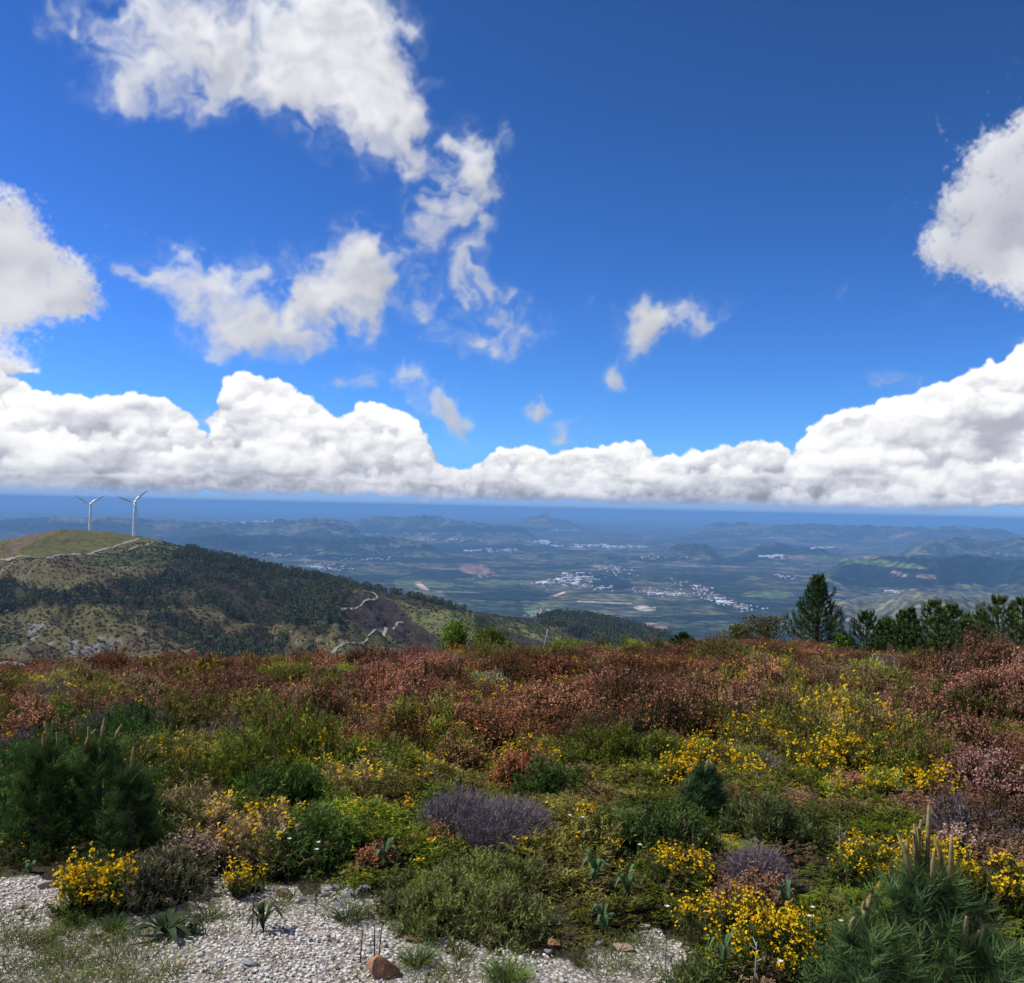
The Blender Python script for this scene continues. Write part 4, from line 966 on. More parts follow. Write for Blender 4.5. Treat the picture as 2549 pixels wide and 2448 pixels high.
for i in range(3): shapes.append(mesh_parts('G',gmesh(170+i,.42,.5,640,1.75)[0],[M_GORSE]))                    # 16-18 green, for far off
for i in range(4): shapes.append(mesh_parts('H',heather(.42,.5,680,180+i,1.55)[0],[M_HEATH]))                  # 19-22 heather, far
for i in range(2): shapes.append(flowered(190+i,.42,.5,520,1.8,60,.024,5))                                    # 23-24 flowering, far
lib('heath',shapes)
# -- colours and kinds as they lie on the slope
def heath_kind(P,g):
    px,py=to_px(P+np.array([0,0,.3])); n=len(P); x,y=P[:,0],P[:,1]; r=np.hypot(x,y)
    a=_fb(x/1.3,y/1.3,701,4); b=_fb(x/2.6+7,y/2.6,711,4); c=_fb(x/.8,y/.8,721,3)
    line=np.interp(px,[-300,0,250,600,900,1200,1500,1800,2100,2300,2549,2900],[1760,1770,1800,1840,1830,1830,1830,1850,1860,1880,1990,2000])
    line=line-70*np.exp(-((px-1900)/420)**2); ph=1/(1+np.exp((py-line)/30.)); ph=np.clip(ph*.74,0.12,.70)
    ph=np.where((px>2330)&(py<2080)&(py>1850),.62,ph)
    ph=np.where((px<420)&(py>1790)&(py<2150),.03,ph); ph=np.where((px<230)&(py>1690)&(py<1850),.15,ph)
    kind=np.where(.6*sst(.3,.7,a)+.4*g.rand(n)<ph,1,0)          # 1 heather, 0 gorse
    tint=np.zeros((n,3)); u=g.rand(n,1)
    H=np.array([.165,.070,.040])*(1-u)+np.array([.26,.118,.078])*u
    dusk=sst(.54,.68,b)[:,None]*.6; H=H*(1-dusk)+np.array([.30,.125,.115])*dusk
    rust=sst(.48,.36,b)[:,None]*.8; H=H*(1-rust)+np.array([.16,.062,.032])*rust
    pr=sst(1500,2300,px)[:,None]*.35; H=H*(1-pr)+np.array([.29,.135,.105])*pr
    low=sst(1880,2100,py)[:,None]; H=H*(1-low)+np.array([.20,.125,.085])*low
    G=np.array([.058,.086,.012])*(1-u)+np.array([.100,.120,.020])*u
    ol=sst(.50,.62,a)[:,None]*.75; G=G*(1-ol)+np.array([.125,.105,.040])*ol; up=sst(2000,1700,py)[:,None]*.55; G=G*(1-up)+np.array([.085,.078,.026])*up
    br=(g.rand(n)<.16)[:,None]; G=np.where(br,np.array([.135,.100,.068]),G)
    dk=((px<420)&(py>1800)&(py<2160))[:,None]; G=np.where(dk,np.array([.034,.066,.022]),G)
    lt=sst(.55,.68,c)[:,None]*(py<1700)[:,None]; G=G*(1-lt)+np.array([.11,.14,.03])*lt
    tint=np.where(kind[:,None]==1,H*[1.58,1.66,1.46],G*[2.3,2.25,1.75])*(.55+.85*g.rand(n,1))*(.72+.56*sst(.35,.65,c))[:,None]
    return kind,tint,px,py,r,a,b,c
KEEP=[]                                        # room kept for the plants placed one by one: x, y, radius
def mound(px,py,wpx,hr,dh0=None):
    """where a plant stands whose top shows at (px,py) and which is wpx wide; hr = height over width"""
    h=.3
    for _ in range(5):
        p=hit(px,py,dh=h,r0=2.2,r1=400,n=700); w=wpx/2400.*math.hypot(p[0],p[1]); R_=math.hypot(p[0],p[1]); h=min(w*hr,float(np.interp(R_,[3.4,4.2,5.5,9,20],[.17,.20,.30,.42,.52])))
    return p,w,h
_cache={}
def plant(kind,px,py,wpx,label,tint=None,hr=.75,leafk=1.,dens=1.,fl=1.,cat=None,keep=.34,name=None,seed=None,group=None):
    p,w,h=mound(px,py,wpx,hr); R=w/2; r=math.hypot(p[0],p[1]); seed=seed or int(abs(px*7+py*3))%9999
    px_m=r/964.; leaf=float(np.clip(px_m/.0050,.8,4.))*leafk
    n=int(np.clip(1500*(R/.3)**2/leaf**2,160,5200)*dens)
    g=np.random.RandomState(seed); tint=list(tint) if tint is not None else None
    tint=[v*k_ for v,k_ in zip(tint,(1.55,1.65,1.45))] if tint else None; kw={'tint':tint} if tint else {}
    def T(nm,c,me): 
        o=thing(nm,label,c,tuple(p-np.array([0,0,.03])),(0,0,0),1.,group,me,**kw); KEEP.append((p[0],p[1],w*keep)); return o
    if kind=='heather':
        q,P,D,L=heather(R,h,n,seed,leaf); return T(name or 'heather_bush',cat or 'heather',mesh_parts('heather_bush',q,[M_HEATH]))
    if kind in('gorse','green'):
        q,P,D,L=gorse_green(R,h,n,seed,leaf); o=T(name or 'gorse_bush',cat or 'gorse bush',mesh_parts('gorse_bush',q,[M_GORSE]))
        if kind=='gorse':
            top=P[:,2]>h*.30; Pt,Dt,Lt=P[top],D[top],L[top]; nf=int(len(Pt)*.16*fl)+4
            lump=_fb(Pt[:,0]/(R*.35)+seed%50,Pt[:,1]/(R*.35),77,3)+Pt[:,2]/h*.35; sel=np.argsort(-lump)[:max(nf*3,6)]
            b=blossoms(Pt[sel]+Dt[sel]*Lt[sel][:,None]*1.05,Dt[sel],nf,seed+5,.0125*leaf**.8,5,.014*leaf)
            link('blossom',mesh_parts('blossom',b,[M_YELLOW]),o,kind='stuff')
        return o
    if kind=='dead':
        return T(name or 'dead_bush',cat or 'dead bush',mesh_parts('dead_bush',twiggy(R,h,int(700*(R/.3)*dens/leaf),seed,.0036*leaf),[M_DEAD]))
    if kind=='pale':
        q,P,D,L=gorse_green(R,h,int(n*.7),seed,leaf*1.2); return T(name or 'shrub',cat or 'shrub',mesh_parts('shrub',q,[M_GREYLEAF]))
# heather that can be picked out
for a in [
 (1290,1868,150,(.32,.095,.060),.75,'bright rust-red heather bush standing just above the grey dead bush'),
 (955,1795,115,(.36,.13,.12),.7,'rose-pink heather dome left of the rust-red bush, above dark green gorse'),
 (1030,1768,80,(.34,.11,.11),.7,'small deep pink heather tuft touching the rose-pink dome on its right'),
 (1530,1682,200,(.38,.155,.14),.5,'wide dusty-pink heather clump on the middle of the slope'),
 (500,1708,330,(.21,.080,.062),.5,'broad dark rust heather bank with a black hollow beneath it'),
 (730,1722,200,(.28,.105,.090),.5,'wine-coloured heather bank right of the dark hollow'),
 (1880,1712,260,(.27,.11,.09),.45,'dull pink heather bank below and left of the big pine'),
 (2120,1765,330,(.29,.135,.10),.45,'broad salmon-coloured heather bank in front of the pine row'),
 (2480,1872,220,(.30,.15,.135),.6,'pale mauve heather at the edge of the picture above the tall yellow gorse'),
 (2290,1990,120,(.25,.13,.095),.6,'brownish pink heather among green gorse on the near slope'),
 (935,2100,110,(.27,.095,.065),.6,'small reddish heather between the slates and the grey dead bush'),
 (1085,2048,110,(.26,.105,.07),.8,'coppery heather tuft standing in front of the grey dead bush'),
 (1160,1845,150,(.22,.115,.060),.6,'tawny heather left of the rust-red bush, with yellow blossom by it'),
 (1870,2165,200,(.23,.12,.085),.5,'brownish heather directly above the large gorse by the gravel'),
 (480,2085,170,(.30,.20,.155),.5,'faded grey-pink heather on the near slope above the tan stone'),
 (1400,1655,150,(.25,.085,.055),.45,'rust heather hummock under the skyline beside the dead stem'),
 (2440,1652,200,(.30,.14,.13),.4,'pink heather hummock at the foot of the last pines'),
 (2380,2060,100,(.33,.21,.17),.7,'pale faded heather head behind the tallest young pine'),
 ]: plant('heather',a[0],a[1],a[2],a[5],a[3],a[4])
for a in [
 (250,2135,200,.6,2.6,'low orange-yellow gorse spilling onto the gravel, thick with bloom'),
 (1865,2232,330,.6,1.5,'large yellow gorse bush where the gravel ends, covered in bloom'),
 (2380,2095,300,.6,1.6,'tall yellow gorse behind the young pine at the edge of the picture'),
 (2110,1832,260,.5,2.2,'biggest flowering gorse of the row on the middle slope'),
 (1790,1864,240,.4,2.2,'flat-topped yellow gorse left of the biggest flowering one'),
 (2325,1908,140,.6,2.4,'bright yellow gorse right of the biggest flowering one, beside pink heather'),
 (1690,2098,180,.5,1.3,'thinly flowering yellow gorse between the dead bush and the large one'),
 (1225,1712,62,.6,3,'little yellow gorse beside the pale green shrub below the skyline'),
 (1165,1750,56,.6,3,'compact yellow gorse below the pale green shrub'),
 (1290,1722,80,.6,2,'yellow gorse right of the pale green shrub'),
 (945,1722,62,.8,3,'upright yellow gorse above the rose-pink heather dome'),
 (620,1728,46,.6,3,'small bright gorse on top of the rust heather bank'),
 (735,1788,90,.5,3,'yellow gorse tuft below the wine-coloured heather'),
 (715,1855,120,.6,1.6,'yellow gorse strip running down beside the deep green dome'),
 (1150,1868,70,.6,2,'gold gorse sprigs under the tawny heather'),
 (610,2150,80,.9,1.6,'orange gorse sprigs just behind the tan stone'),
 (1145,2035,50,1.1,3,'orange blossom spike in front of the grey dead bush'),
 (1470,2012,90,.6,1.6,'small yellow gorse at the right foot of the grey dead bush'),
 (2140,2085,180,.5,1.2,'loose yellow gorse on the near slope left of the young pine'),
 (1680,1915,110,.5,2,'yellow gorse left of the flat-topped one, flowering at the edge'),
 (190,1738,60,.5,2.5,'far little yellow gorse on the rust slope near the boulder'),
 (1960,1710,54,.6,2.5,'lone yellow gorse on the pink slope below the big pine'),
 (1360,1740,130,.5,1.3,'yellow gorse beside the black gap under the middle heather'),
 (2270,1642,40,.5,3,'tiny yellow gorse right of the pale shrub under the pines'),
 (1010,2010,90,.6,1.3,'sprinkled gorse left of the grey dead bush'),
 ]: plant('gorse',a[0],a[1],a[2],a[5],(.075,.085,.024),a[3],fl=a[4])
for a in [
 (985,2222,120,(.090,.095,.045),.4,1.,'small dull green gorse at the right end of the slate heap'),
 (1075,2262,130,(.080,.095,.036),.4,1.,'low dark gorse touching the left flank of the olive mound'),
 (1735,2385,170,(.085,.100,.035),.35,1.,'small olive gorse on the gravel edge left of the large yellow bush'),
 (1240,2140,470,(.135,.140,.048),.42,1.,'big lumpy olive gorse mound between the gravel and the dead bush'),
 (720,1900,300,(.055,.098,.024),.5,1.,'deep green gorse dome on the left half of the slope'),
 (800,2010,340,(.070,.110,.030),.4,1.,'light green low gorse above the slates'),
 (430,1985,260,(.075,.100,.030),.45,1.,'yellow-green gorse dome beside the dark young pines'),
 (1370,1870,190,(.050,.085,.020),.7,1.,'dark green gorse right of the rust-red heather'),
 (1640,1990,300,(.055,.085,.026),.45,1.,'mid-green gorse dome right of the grey dead bush'),
 (1960,1960,260,(.075,.085,.034),.5,1.,'olive gorse below the flowering row'),
 (400,2120,260,(.105,.095,.060),.4,1.,'brown-green gorse behind the orange-yellow bush'),
 (1000,2168,120,(.085,.095,.040),.5,1.,'small brownish gorse right of the slate heap'),
 (2120,2300,260,(.060,.095,.030),.55,1.,'green gorse between the large yellow bush and the young pine'),
 (2380,1600,300,(.090,.125,.020),.25,1.,'bright green gorse skirt at the foot of the pine row'),
 (1890,1632,160,(.110,.115,.030),.3,1.,'yellow-green gorse patch left of the big pine'),
 (120,1760,260,(.040,.090,.014),.4,1.,'vivid green gorse patch behind the dark young pines'),
 ]: plant('green',a[0],a[1],a[2],a[6],a[3],a[4],dens=a[5])
plant('dead',1145,1972,180,'grey dead heather bush, rear half of the big leafless pair',hr=.85,dens=1.3)
plant('dead',1262,2000,235,'grey dead heather bush, front half of the big leafless pair',hr=.75,dens=1.5)
plant('dead',1885,2120,130,'small grey dead bush above the large yellow gorse',hr=.7)
plant('dead',290,1785,250,'faded purple-grey dead bush behind the young pines',hr=.45)
plant('dead',2375,1975,90,'thin grey dead sprays beside the mauve heather',hr=1.1,dens=.7)
plant('dead',1390,1725,50,'tiny grey dead tuft on the upper slope',hr=.8,dens=.7)
plant('pale',1215,1688,95,'pale grey-green shrub with whitish leaves on the upper slope',hr=.6)
plant('pale',2220,1650,85,'pale grey-green shrub at the foot of the pine row',hr=.9)
plant('pale',1215,1618,50,'tiny whitish shrub on the skyline by the light green trees',hr=.4)
plant('pale',300,2058,70,'whitish-leaved sprigs above the orange-yellow gorse',hr=.8)
# ---- pines
def pine(px,py,wpx,base_py,label,seed,mats=(M_PINE,),hr=None,near=False,tiers=9,spread=1.,group=None,tint=None,candles=0,dist=None,dens=1.,clen=1.):
    """top at (px,py); the foot at base_py or at a given distance"""
    if dist is None:
        b=hit(px,base_py,dh=.12,r0=2.2,r1=400,n=900); d=px_dirf(px,py); s=math.hypot(b[0],b[1])/math.hypot(d[0],d[1])
    else:
        d=px_dirf(px,py); s=dist/math.hypot(d[0],d[1])
    X,Y=d[0]*s,d[1]*s; gz=float(height(np.array([X]),np.array([Y]))[0]); H=EYE+d[2]*s-gz; R=wpx/2400*math.hypot(X,Y)/2
    g=np.random.RandomState(seed); kw={'tint':list(tint)} if tint else {}
    t=thing('pine_tree' if not near else 'young_pine',label,'pine tree',(X,Y,gz-.03),(0,0,0),1.,group,None,**kw)
    KEEP.append((X,Y,R*(.55 if near else .35)))
    wob=np.cumsum(g.normal(size=(7,2))*.012*H,axis=0)*.3; zs=np.linspace(0,H*.97,7)
    tr=[np.array([wob[i][0],wob[i][1],zs[i]]) for i in range(7)]
    mb=MB(); mb.tube(tr,list(np.linspace(.035*H**.8,.006*H**.5,7)),7); br=MB(); segs=[]
    ln=.085 if not near else .075
    def trunk_at(z): return np.array([np.interp(z,zs,wob[:,0]),np.interp(z,zs,wob[:,1]),z])
    tip=.07*H if not near else .14*H
    segs.append((trunk_at(H-tip*2.2),trunk_at(H),1.)); segs.append((trunk_at(H*.7),trunk_at(H-tip*2),1.))
    for k in range(tiers):
        f=(k+.4)/tiers; z=H*(.06+.84*f); L=R*spread*((1.12*(1-f)**.85+.09) if not near else (1.05*(1-f)**.62+.10))*g.uniform(.85,1.1)
        nb=int(g.randint(4,7)*dens); a0=g.uniform(0,6.28)
        for q in range(nb):
            a=a0+q*6.28/nb+g.uniform(-.25,.25); l=L*g.uniform(.7,1.1); o=np.array([math.cos(a),math.sin(a),0]); p0=trunk_at(z)
            p1=p0+o*l*.55+np.array([0,0,l*.22]); p2=p0+o*l*.9+np.array([0,0,l*.55]); p3=p0+o*l*1.0+np.array([0,0,l*.62+.09*H**.7])
            br.tube([p0,p1,p2],[.012*H**.6,.008*H**.6,.005*H**.6],4,cap=False)
            segs.append((p1,p2,.5)); segs.append((p2,p3,1.)); segs.append((p0+(p1-p0)*.35,p1,.3))
            for w in range(3):
                c=p0+(p2-p0)*g.uniform(.35,.95); e=c+unit(o*.6+np.array([g.normal()*.8,g.normal()*.8,0])*.8+np.array([0,0,.55]))*l*g.uniform(.22,.42); 
                e2=e+np.array([0,0,.08*H**.7])+o*.02; segs.append((c,e,.6)); segs.append((e,e2,1.))
    dist_=math.hypot(X,Y); w=max(.0028,dist_/964*.36); per=int((42 if not near else 27))
    link('trunk',mb.build('trunk',[M_BARK],True),t); link('branches',br.build('branches',[M_BARK]),t,kind='stuff')
    crown=mesh_parts('crown',brushes(segs,per,ln*(1 if near else 1.15),w,seed),list(mats))
    link('crown',crown,t,kind='stuff',**kw)
    if candles:
        top=[s for s in segs if s[2]==1.]; top.sort(key=lambda s:-s[1][2])
        for i,s in enumerate(top[:candles]):
            h=(.20 if i==0 else .12)*g.uniform(.75,1.15)*min(1.,H/.8)*clen; b=MB(); p=np.array(s[1]); lean=np.array([g.normal()*.02,g.normal()*.02,0])
            b.tube([p-np.array([0,0,.03]),p+lean*.4+np.array([0,0,h*.5]),p+lean+np.array([0,0,h])],[.0075,.0085,.004],6); link('candle',b.build('candle',[M_CANDLE],True),t)
            fz=brushes([(p,p+lean+np.array([0,0,h]),0)],60,.014,.002,seed+i,.9)
    return t
pine(2035,1420,140,1618,'tall dense dark pine standing alone left of the pine row',11,tiers=15,dens=1.25,tint=(.075,.125,.036))
row=[(2160,1516,110,1632,'first pine of the row, small and slender, next to the tall lone pine'),(2208,1529,70,1634,'low thin pine second in the row'),
 (2251,1510,90,1640,'pointed pine third in the row, with upright shoots'),(2272,1502,60,1640,'slim pine close behind the pointed third one'),
 (2329,1484,110,1650,'pine with a forked open top in the middle of the row'),(2372,1496,120,1650,'bushy round-shouldered pine in the middle of the row'),
 (2413,1538,110,1648,'lowest pine of the row, a broad dark bush'),(2443,1516,90,1636,'pine with short side shoots left of the candelabra pine'),
 (2484,1473,120,1632,'candelabra pine with bare trunk showing below its crossed top'),(2547,1481,110,1620,'last pine of the row, cut by the edge of the picture')]
for i,(x,y,w,b,l) in enumerate(row): pine(x,y,w*1.15,b,l,30+i,tiers=8 if i!=8 else 6,group='young pines in a row on the skyline',tint=(.125,.185,.045) if i%3 else (.085,.150,.042))
pine(1702,1574,64,1606,'small dark pine alone on the skyline right of the bare shrubs',51,tiers=7)
Y3=pine(110,1845,170,2060,'dark young pine near the gravel, farther left of the two',61,near=True,tiers=6,candles=3,tint=(.080,.135,.032),mats=(M_PINE,))
pine(255,1830,180,2050,'dark young pine near the gravel, beside the yellow-green dome',62,near=True,tiers=6,candles=4,tint=(.085,.140,.036))
pine(330,1900,120,2080,'small dark young pine tucked behind the other two',63,near=True,tiers=4,candles=1,tint=(.075,.125,.036))
pine(640,1730,100,1800,'little bluish pine seedling in the dark hollow under the rust heather',64,near=True,tiers=4,tint=(.028,.055,.028))
pine(2310,2150,290,2430,'young pine with tall brown candles in the right corner',71,near=True,tiers=6,candles=9,mats=(M_PINEY,),clen=1.7)
pine(2170,2290,230,2470,'smaller young pine left of the one with tall candles',72,near=True,tiers=4,candles=4,mats=(M_PINEY,))
pine(2470,2330,240,2500,'low young pine at the very corner with short candles',73,near=True,tiers=4,candles=4,mats=(M_PINEY,))
pine(1755,1900,100,1995,'bluish young pine behind the flat-topped gorse',74,near=True,tiers=5,candles=3,tint=(.085,.14,.055))
# ---- broad-leaved young trees beyond the brow
def leafy(px,py,wpx,dist,label,seed,dens=1.,group=None,mat_=None,tint=None,name='birch_tree'):
    d=px_dirf(px,py); s=dist/math.hypot(d[0],d[1]); X,Y=d[0]*s,d[1]*s; gz=float(height(np.array([X]),np.array([Y]))[0]); H=EYE+d[2]*s-gz; R=wpx/2400*dist/2
    g=np.random.RandomState(seed); kw={'tint':list(tint)} if tint else {}
    t=thing(name,label,'tree',(X,Y,gz),(0,0,0),1.,group,None,**kw); mb=MB(); mb.tube([(0,0,-.2),(.03,0,H*.4),(0,.04,H*.9)],[.05,.035,.01],6); tw=MB(); C=[]
    for k in range(40):
        z=H*g.uniform(.15,.88); a=g.uniform(0,6.28); l=R*g.uniform(.5,1.05)*(1.15-z/H*.75); e=np.array([math.cos(a)*l,math.sin(a)*l,z+l*.7*g.uniform(.3,1)])
        e[2]=min(e[2],H); tw.tube([(0,0,z),e*.5+np.array([0,0,z])*.5,e],[.016,.011,.005],4,cap=False)
        for q in range(5): C.append(e*np.array([1,1,0])*(.35+.65*g.rand())+np.array([0,0,e[2]*(.75+.25*g.rand())])+np.array([0,0,z])*0+g.normal(size=3)*[R*.16,R*.16,R*.14]+np.array([0,0,0]))
    C=np.array(C); n=int(3800*dens); i=g.randint(0,len(C),n); P=C[i]+g.normal(size=(n,3))*R*.16; P[:,2]=np.clip(P[:,2],H*.08,H)
    link('trunk',mb.build('trunk',[M_BARK],True),t); link('twigs',tw.build('twigs',[M_BARK]),t,kind='stuff')
    link('crown',mesh_parts('crown',[quads(P,rnd_dirs(n,.2,g),g.uniform(.07,.12,n),g.uniform(.06,.09,n),tip=g.uniform(.4,1,n))],[mat_ or M_LEAF]),t,kind='stuff',**kw)
leafy(1135,1550,82,45,'fresh green pointed tree just over the brow, left of a matching pair',81,1.3)
leafy(1222,1566,112,46,'fresh green round tree just over the brow, right of the pointed one',82,1.1,tint=(.14,.19,.035))
leafy(1268,1600,50,44,'low fresh green sapling beside the round tree on the brow',83,.3)
leafy(1435,1596,90,50,'low sparse green bush showing over the brow right of the dead stem',84,.35,name='young_tree')
leafy(1500,1578,90,55,'thin olive sapling over the brow, left of two more',85,.30,name='young_tree',tint=(.12,.13,.045))
leafy(1563,1580,90,56,'thin olive sapling over the brow, between two others',86,.4,name='young_tree',tint=(.12,.14,.04))
leafy(1632,1574,90,58,'nearly bare olive sapling over the brow, nearest the small dark pine',87,.22,name='young_tree',tint=(.13,.13,.06))
leafy(1905,1538,150,44,'bare-branched olive shrub on the brow left of the tall pine',88,.45,name='young_tree',tint=(.13,.12,.05))
leafy(1840,1560,70,44,'small yellow-green shrub on the brow left of the bare-branched one',89,.4,name='young_tree',tint=(.14,.15,.045))
leafy(2100,1580,60,37,'yellow-green sapling between the tall pine and the pine row',90,.5,name='young_tree')
# dead stem on the brow
b0=hit(1350,1640,dh=.2,r0=3,r1=200); b=MB(); hh=1.25
b.tube([(0,0,-.2),(.02,0,.45),(.10,0,.8),(.17,.02,1.2)],[.035,.030,.028,.022],7); b.tube([(.10,0,.8),(.02,.02,1.0)],[.014,.006],5)
thing('dead_snag','leaning bare grey dead stem sticking up from the heather on the brow','dead trunk',tuple(b0),me=b.build('dead_stem',[M_GREYWOOD],True))

# ------------------------------------------------------------------ gravel, stones, small plants
M_PEB=mat('pebble',lambda g:(lambda tn: g.pbr(g.mix(1.,tn,g.ramp(g.noise(g.pos(),90.,3),[(.3,(.75,.75,.75)),(.7,(1.15,1.13,1.1))]),'MULTIPLY'),.85,spec=.15))(g.attr('tint','INSTANCER')))
def rock_mesh(name,seed,sx=1,sy=1,sz=.6,cuts=7,sub=2,mats=()):
    bm=bmesh.new(); bmesh.ops.create_icosphere(bm,subdivisions=sub,radius=1); g=np.random.RandomState(seed)
    N=unit(g.normal(size=(cuts,3))); D=g.uniform(.36,.70,cuts)
    for v in bm.verts:
        p=np.array(v.co); 
        for n_,d in zip(N,D):
            e=p@n_-d
            if e>0: p=p-n_*e*.96
        p*=1+.05*(g.rand()-.5); v.co=Vector((p[0]*sx,p[1]*sy,p[2]*sz))
    me=bpy.data.meshes.new(name); bm.to_mesh(me); bm.free()
    for m in mats: me.materials.append(m)
    return me
lib('pebbles',[rock_mesh('peb',300+i,1,.8,.6,8,1,[M_PEB]) for i in range(7)])
g_=np.random.RandomState(5)
def gravel_pts(n,a0,a1,r0,r1):
    a=np.radians(g_.uniform(a0,a1,n)); r=np.sqrt(g_.uniform(r0*r0,r1*r1,n)); x,y=r*np.sin(a),r*np.cos(a); P=np.stack([x,y,height(x,y)],1)
    return P[on_gravel(P)]
P=gravel_pts(104000,-62,62,2.2,5.6); px,py=to_px(P)
earth=_fb(P[:,0]/.35,P[:,1]/.35,801,4); grassy=np.exp(-(((px-170)/260)**2+((py-2400)/60)**2))+.8*np.exp(-(((px-230)/200)**2+((py-2330)/22)**2))
k=g_.rand(len(P))<np.clip(1.45-1.6*sst(.45,.60,earth)-.85*grassy,.10,1); P=P[k]; n=len(P)
sz=g_.lognormal(math.log(.0075),.34,n).clip(.004,.020)
tc=np.array([.80,.765,.71])*(.68+.36*g_.rand(n,1)); m=g_.rand(n)<.16; tc[m]=np.array([.36,.33,.33])*(.7+.5*g_.rand(m.sum(),1)); m=g_.rand(n)<.22; tc[m]=np.array([.60,.48,.40])*(.8+.4*g_.rand(m.sum(),1))
scatter('gravel',P+np.array([0,0,.0])+np.stack([0*sz,0*sz,sz*.25],1),g_.uniform(0,6.28,(n,3))*np.array([.12,.12,1]),sz,g_.randint(0,7,n),'pebbles',tc,kind='stuff',label='broken white quartz gravel')
# larger stones, each a thing
def stone_mat(name,c1,c2): return mat(name,lambda g:g.pbr(g.ramp(g.noise(g.pos(),16.,6,.65),[(.32,c1),(.66,c2)]),.9,g.bump(g.noise(g.pos(),45.,5,.7),.7,.01),.15))
M_TAN=stone_mat('tan_stone',(.30,.21,.14),(.44,.33,.24)); M_BROWN=stone_mat('brown_stone',(.20,.10,.055),(.36,.19,.10)); M_SLATE=stone_mat('slate',(.13,.135,.15),(.27,.28,.30)); M_GREYS=stone_mat('grey_stone',(.22,.22,.22),(.38,.37,.36)); M_PINKS=stone_mat('pinkish_stone',(.28,.21,.19),(.42,.34,.31))
def stone(px,py,wpx,label,mt,sz=.6,sy=.8,rot=0.,seed=0,name='stone',tilt=(0,0),dh=0.):
    p=hit(px,py,dh=dh,r0=1.8,r1=300,n=900); w=wpx/2400*math.hypot(p[0],p[1])/2
    o=thing(name,label,'stone',(p[0],p[1],p[2]+w*sz*.35),(tilt[0],tilt[1],rot),(w*1.15,)*3,me=rock_mesh('stone',seed or int(px+py),1,sy,sz,12,3,[mt])); KEEP.append((p[0],p[1],w*1.3)); return o
for a in [(706,2222,58,'tan angular stone standing at the gravel edge',M_TAN,.85,.6,.2,11,'stone',(.1,.2)),
 (945,2428,108,'rusty brown wedge-shaped stone lying on the gravel at the bottom',M_BROWN,.62,.8,-.3,12,'stone',(.2,.35)),
 (1030,2340,62,'brown flat stone half sunk in white gravel above the rusty wedge',M_BROWN,.30,.6,.1,13,'stone',(0,.2)),
 (1552,2364,74,'tan and grey flat stone on the right end of the gravel',M_TAN,.30,.7,.2,14,'stone',(.1,-.1)),
 (1375,2356,44,'small rough brown stone under the olive gorse mound',M_BROWN,.7,.8,0,15,'stone',(.1,.1)),(1366,2376,34,'dark grey stone touching the small rough brown one',M_SLATE,.7,.9,1,16,'stone',(.2,0)),
 (1205,2318,72,'long low grey-brown stone under the middle of the olive mound',M_GREYS,.25,.6,.1,17,'stone',(0,0)),
 (835,2196,50,'bluish slate lying on top of the slate heap',M_SLATE,.28,.7,.5,18,'slate',(.35,.1)),(812,2214,42,'bluish slate at the left side of the slate heap',M_SLATE,.3,.8,1.1,19,'slate',(.2,-.2)),
 (868,2218,46,'grey slate leaning in the middle of the slate heap',M_SLATE,.26,.7,-.3,20,'slate',(.4,.2)),(902,2206,54,'pale grey slate at the right side of the slate heap',M_GREYS,.3,.7,.2,21,'slate',(.3,0)),
 (776,2226,34,'pinkish stone between the tan stone and the slates',M_PINKS,.5,.8,.3,22,'stone',(.1,0)),(792,2214,22,'narrow upright pale stone beside the slates',M_TAN,1.2,.7,.2,23,'stone',(0,.1)),
 (750,2240,40,'dark flat slate in the gravel under the tan stone',M_SLATE,.25,.7,.7,24,'slate',(.1,.1)),(846,2240,40,'dark slate lowest in the slate heap',M_SLATE,.3,.7,.1,25,'slate',(.2,.1)),
 (192,2232,30,'round grey stone beside the orange-yellow gorse',M_SLATE,.7,.9,0,26,'stone',(0,0)),(298,2338,34,'pale greenish stone left of the dark rosette plant',M_GREYS,.45,.6,.5,27,'stone',(.1,0)),
 (48,2262,30,'reddish flat stone on the gravel at the left',M_BROWN,.35,.7,.2,28,'stone',(0,0)),(243,2326,36,'pinkish stone on gravel left of the pale greenish one',M_PINKS,.5,.8,.4,29,'stone',(0,0)),
 (98,2398,30,'grey stone in the grassy gravel corner',M_GREYS,.45,.8,.1,30,'stone',(0,0)),(800,2330,56,'pinkish-brown flat stone right of the second rosette',M_PINKS,.28,.6,.2,31,'stone',(0,0)),
 (625,2400,40,'dark grey and brown stone in the middle of the gravel',M_SLATE,.4,.7,-.3,32,'stone',(0,.1)),(1056,2428,30,'small dark stone right of the rusty wedge',M_SLATE,.5,.8,.3,33,'stone',(0,0)),
 (110,2208,74,'brownish mauve flat stone where the gravel meets the young pines',M_PINKS,.25,.5,.1,34,'stone',(0,0)),(1490,2352,26,'dark round stone right of the olive mound',M_SLATE,.7,.9,0,35,'stone',(0,0)),
 (1600,2312,40,'dull mauve stone at the top of the right-hand gravel',M_PINKS,.5,.7,0,36,'stone',(0,0)),(945,2132,34,'tan pointed stone above the slate heap',M_TAN,1.1,.7,.3,37,'stone',(0,.2)),
 (1120,2330,26,'white upright quartz lump at the edge of the olive mound',M_GREYS,.9,.8,.3,38,'stone',(0,0))]:
    stone(a[0],a[1]+(16 if 770<a[0]<910 and a[1]<2245 else 10 if a[0]==706 else 0),a[2],a[3],a[4],a[5],a[6],a[7],a[8],a[9],a[10])
stone(58,1668,120,'large pale grey boulder far out on the brow at the left edge',M_GREYS,.5,.9,.3,40,'boulder',dh=.25)
stone(12,1660,60,'second pale boulder beside the large one on the brow',M_GREYS,.5,.9,.9,41,'boulder',dh=.25)
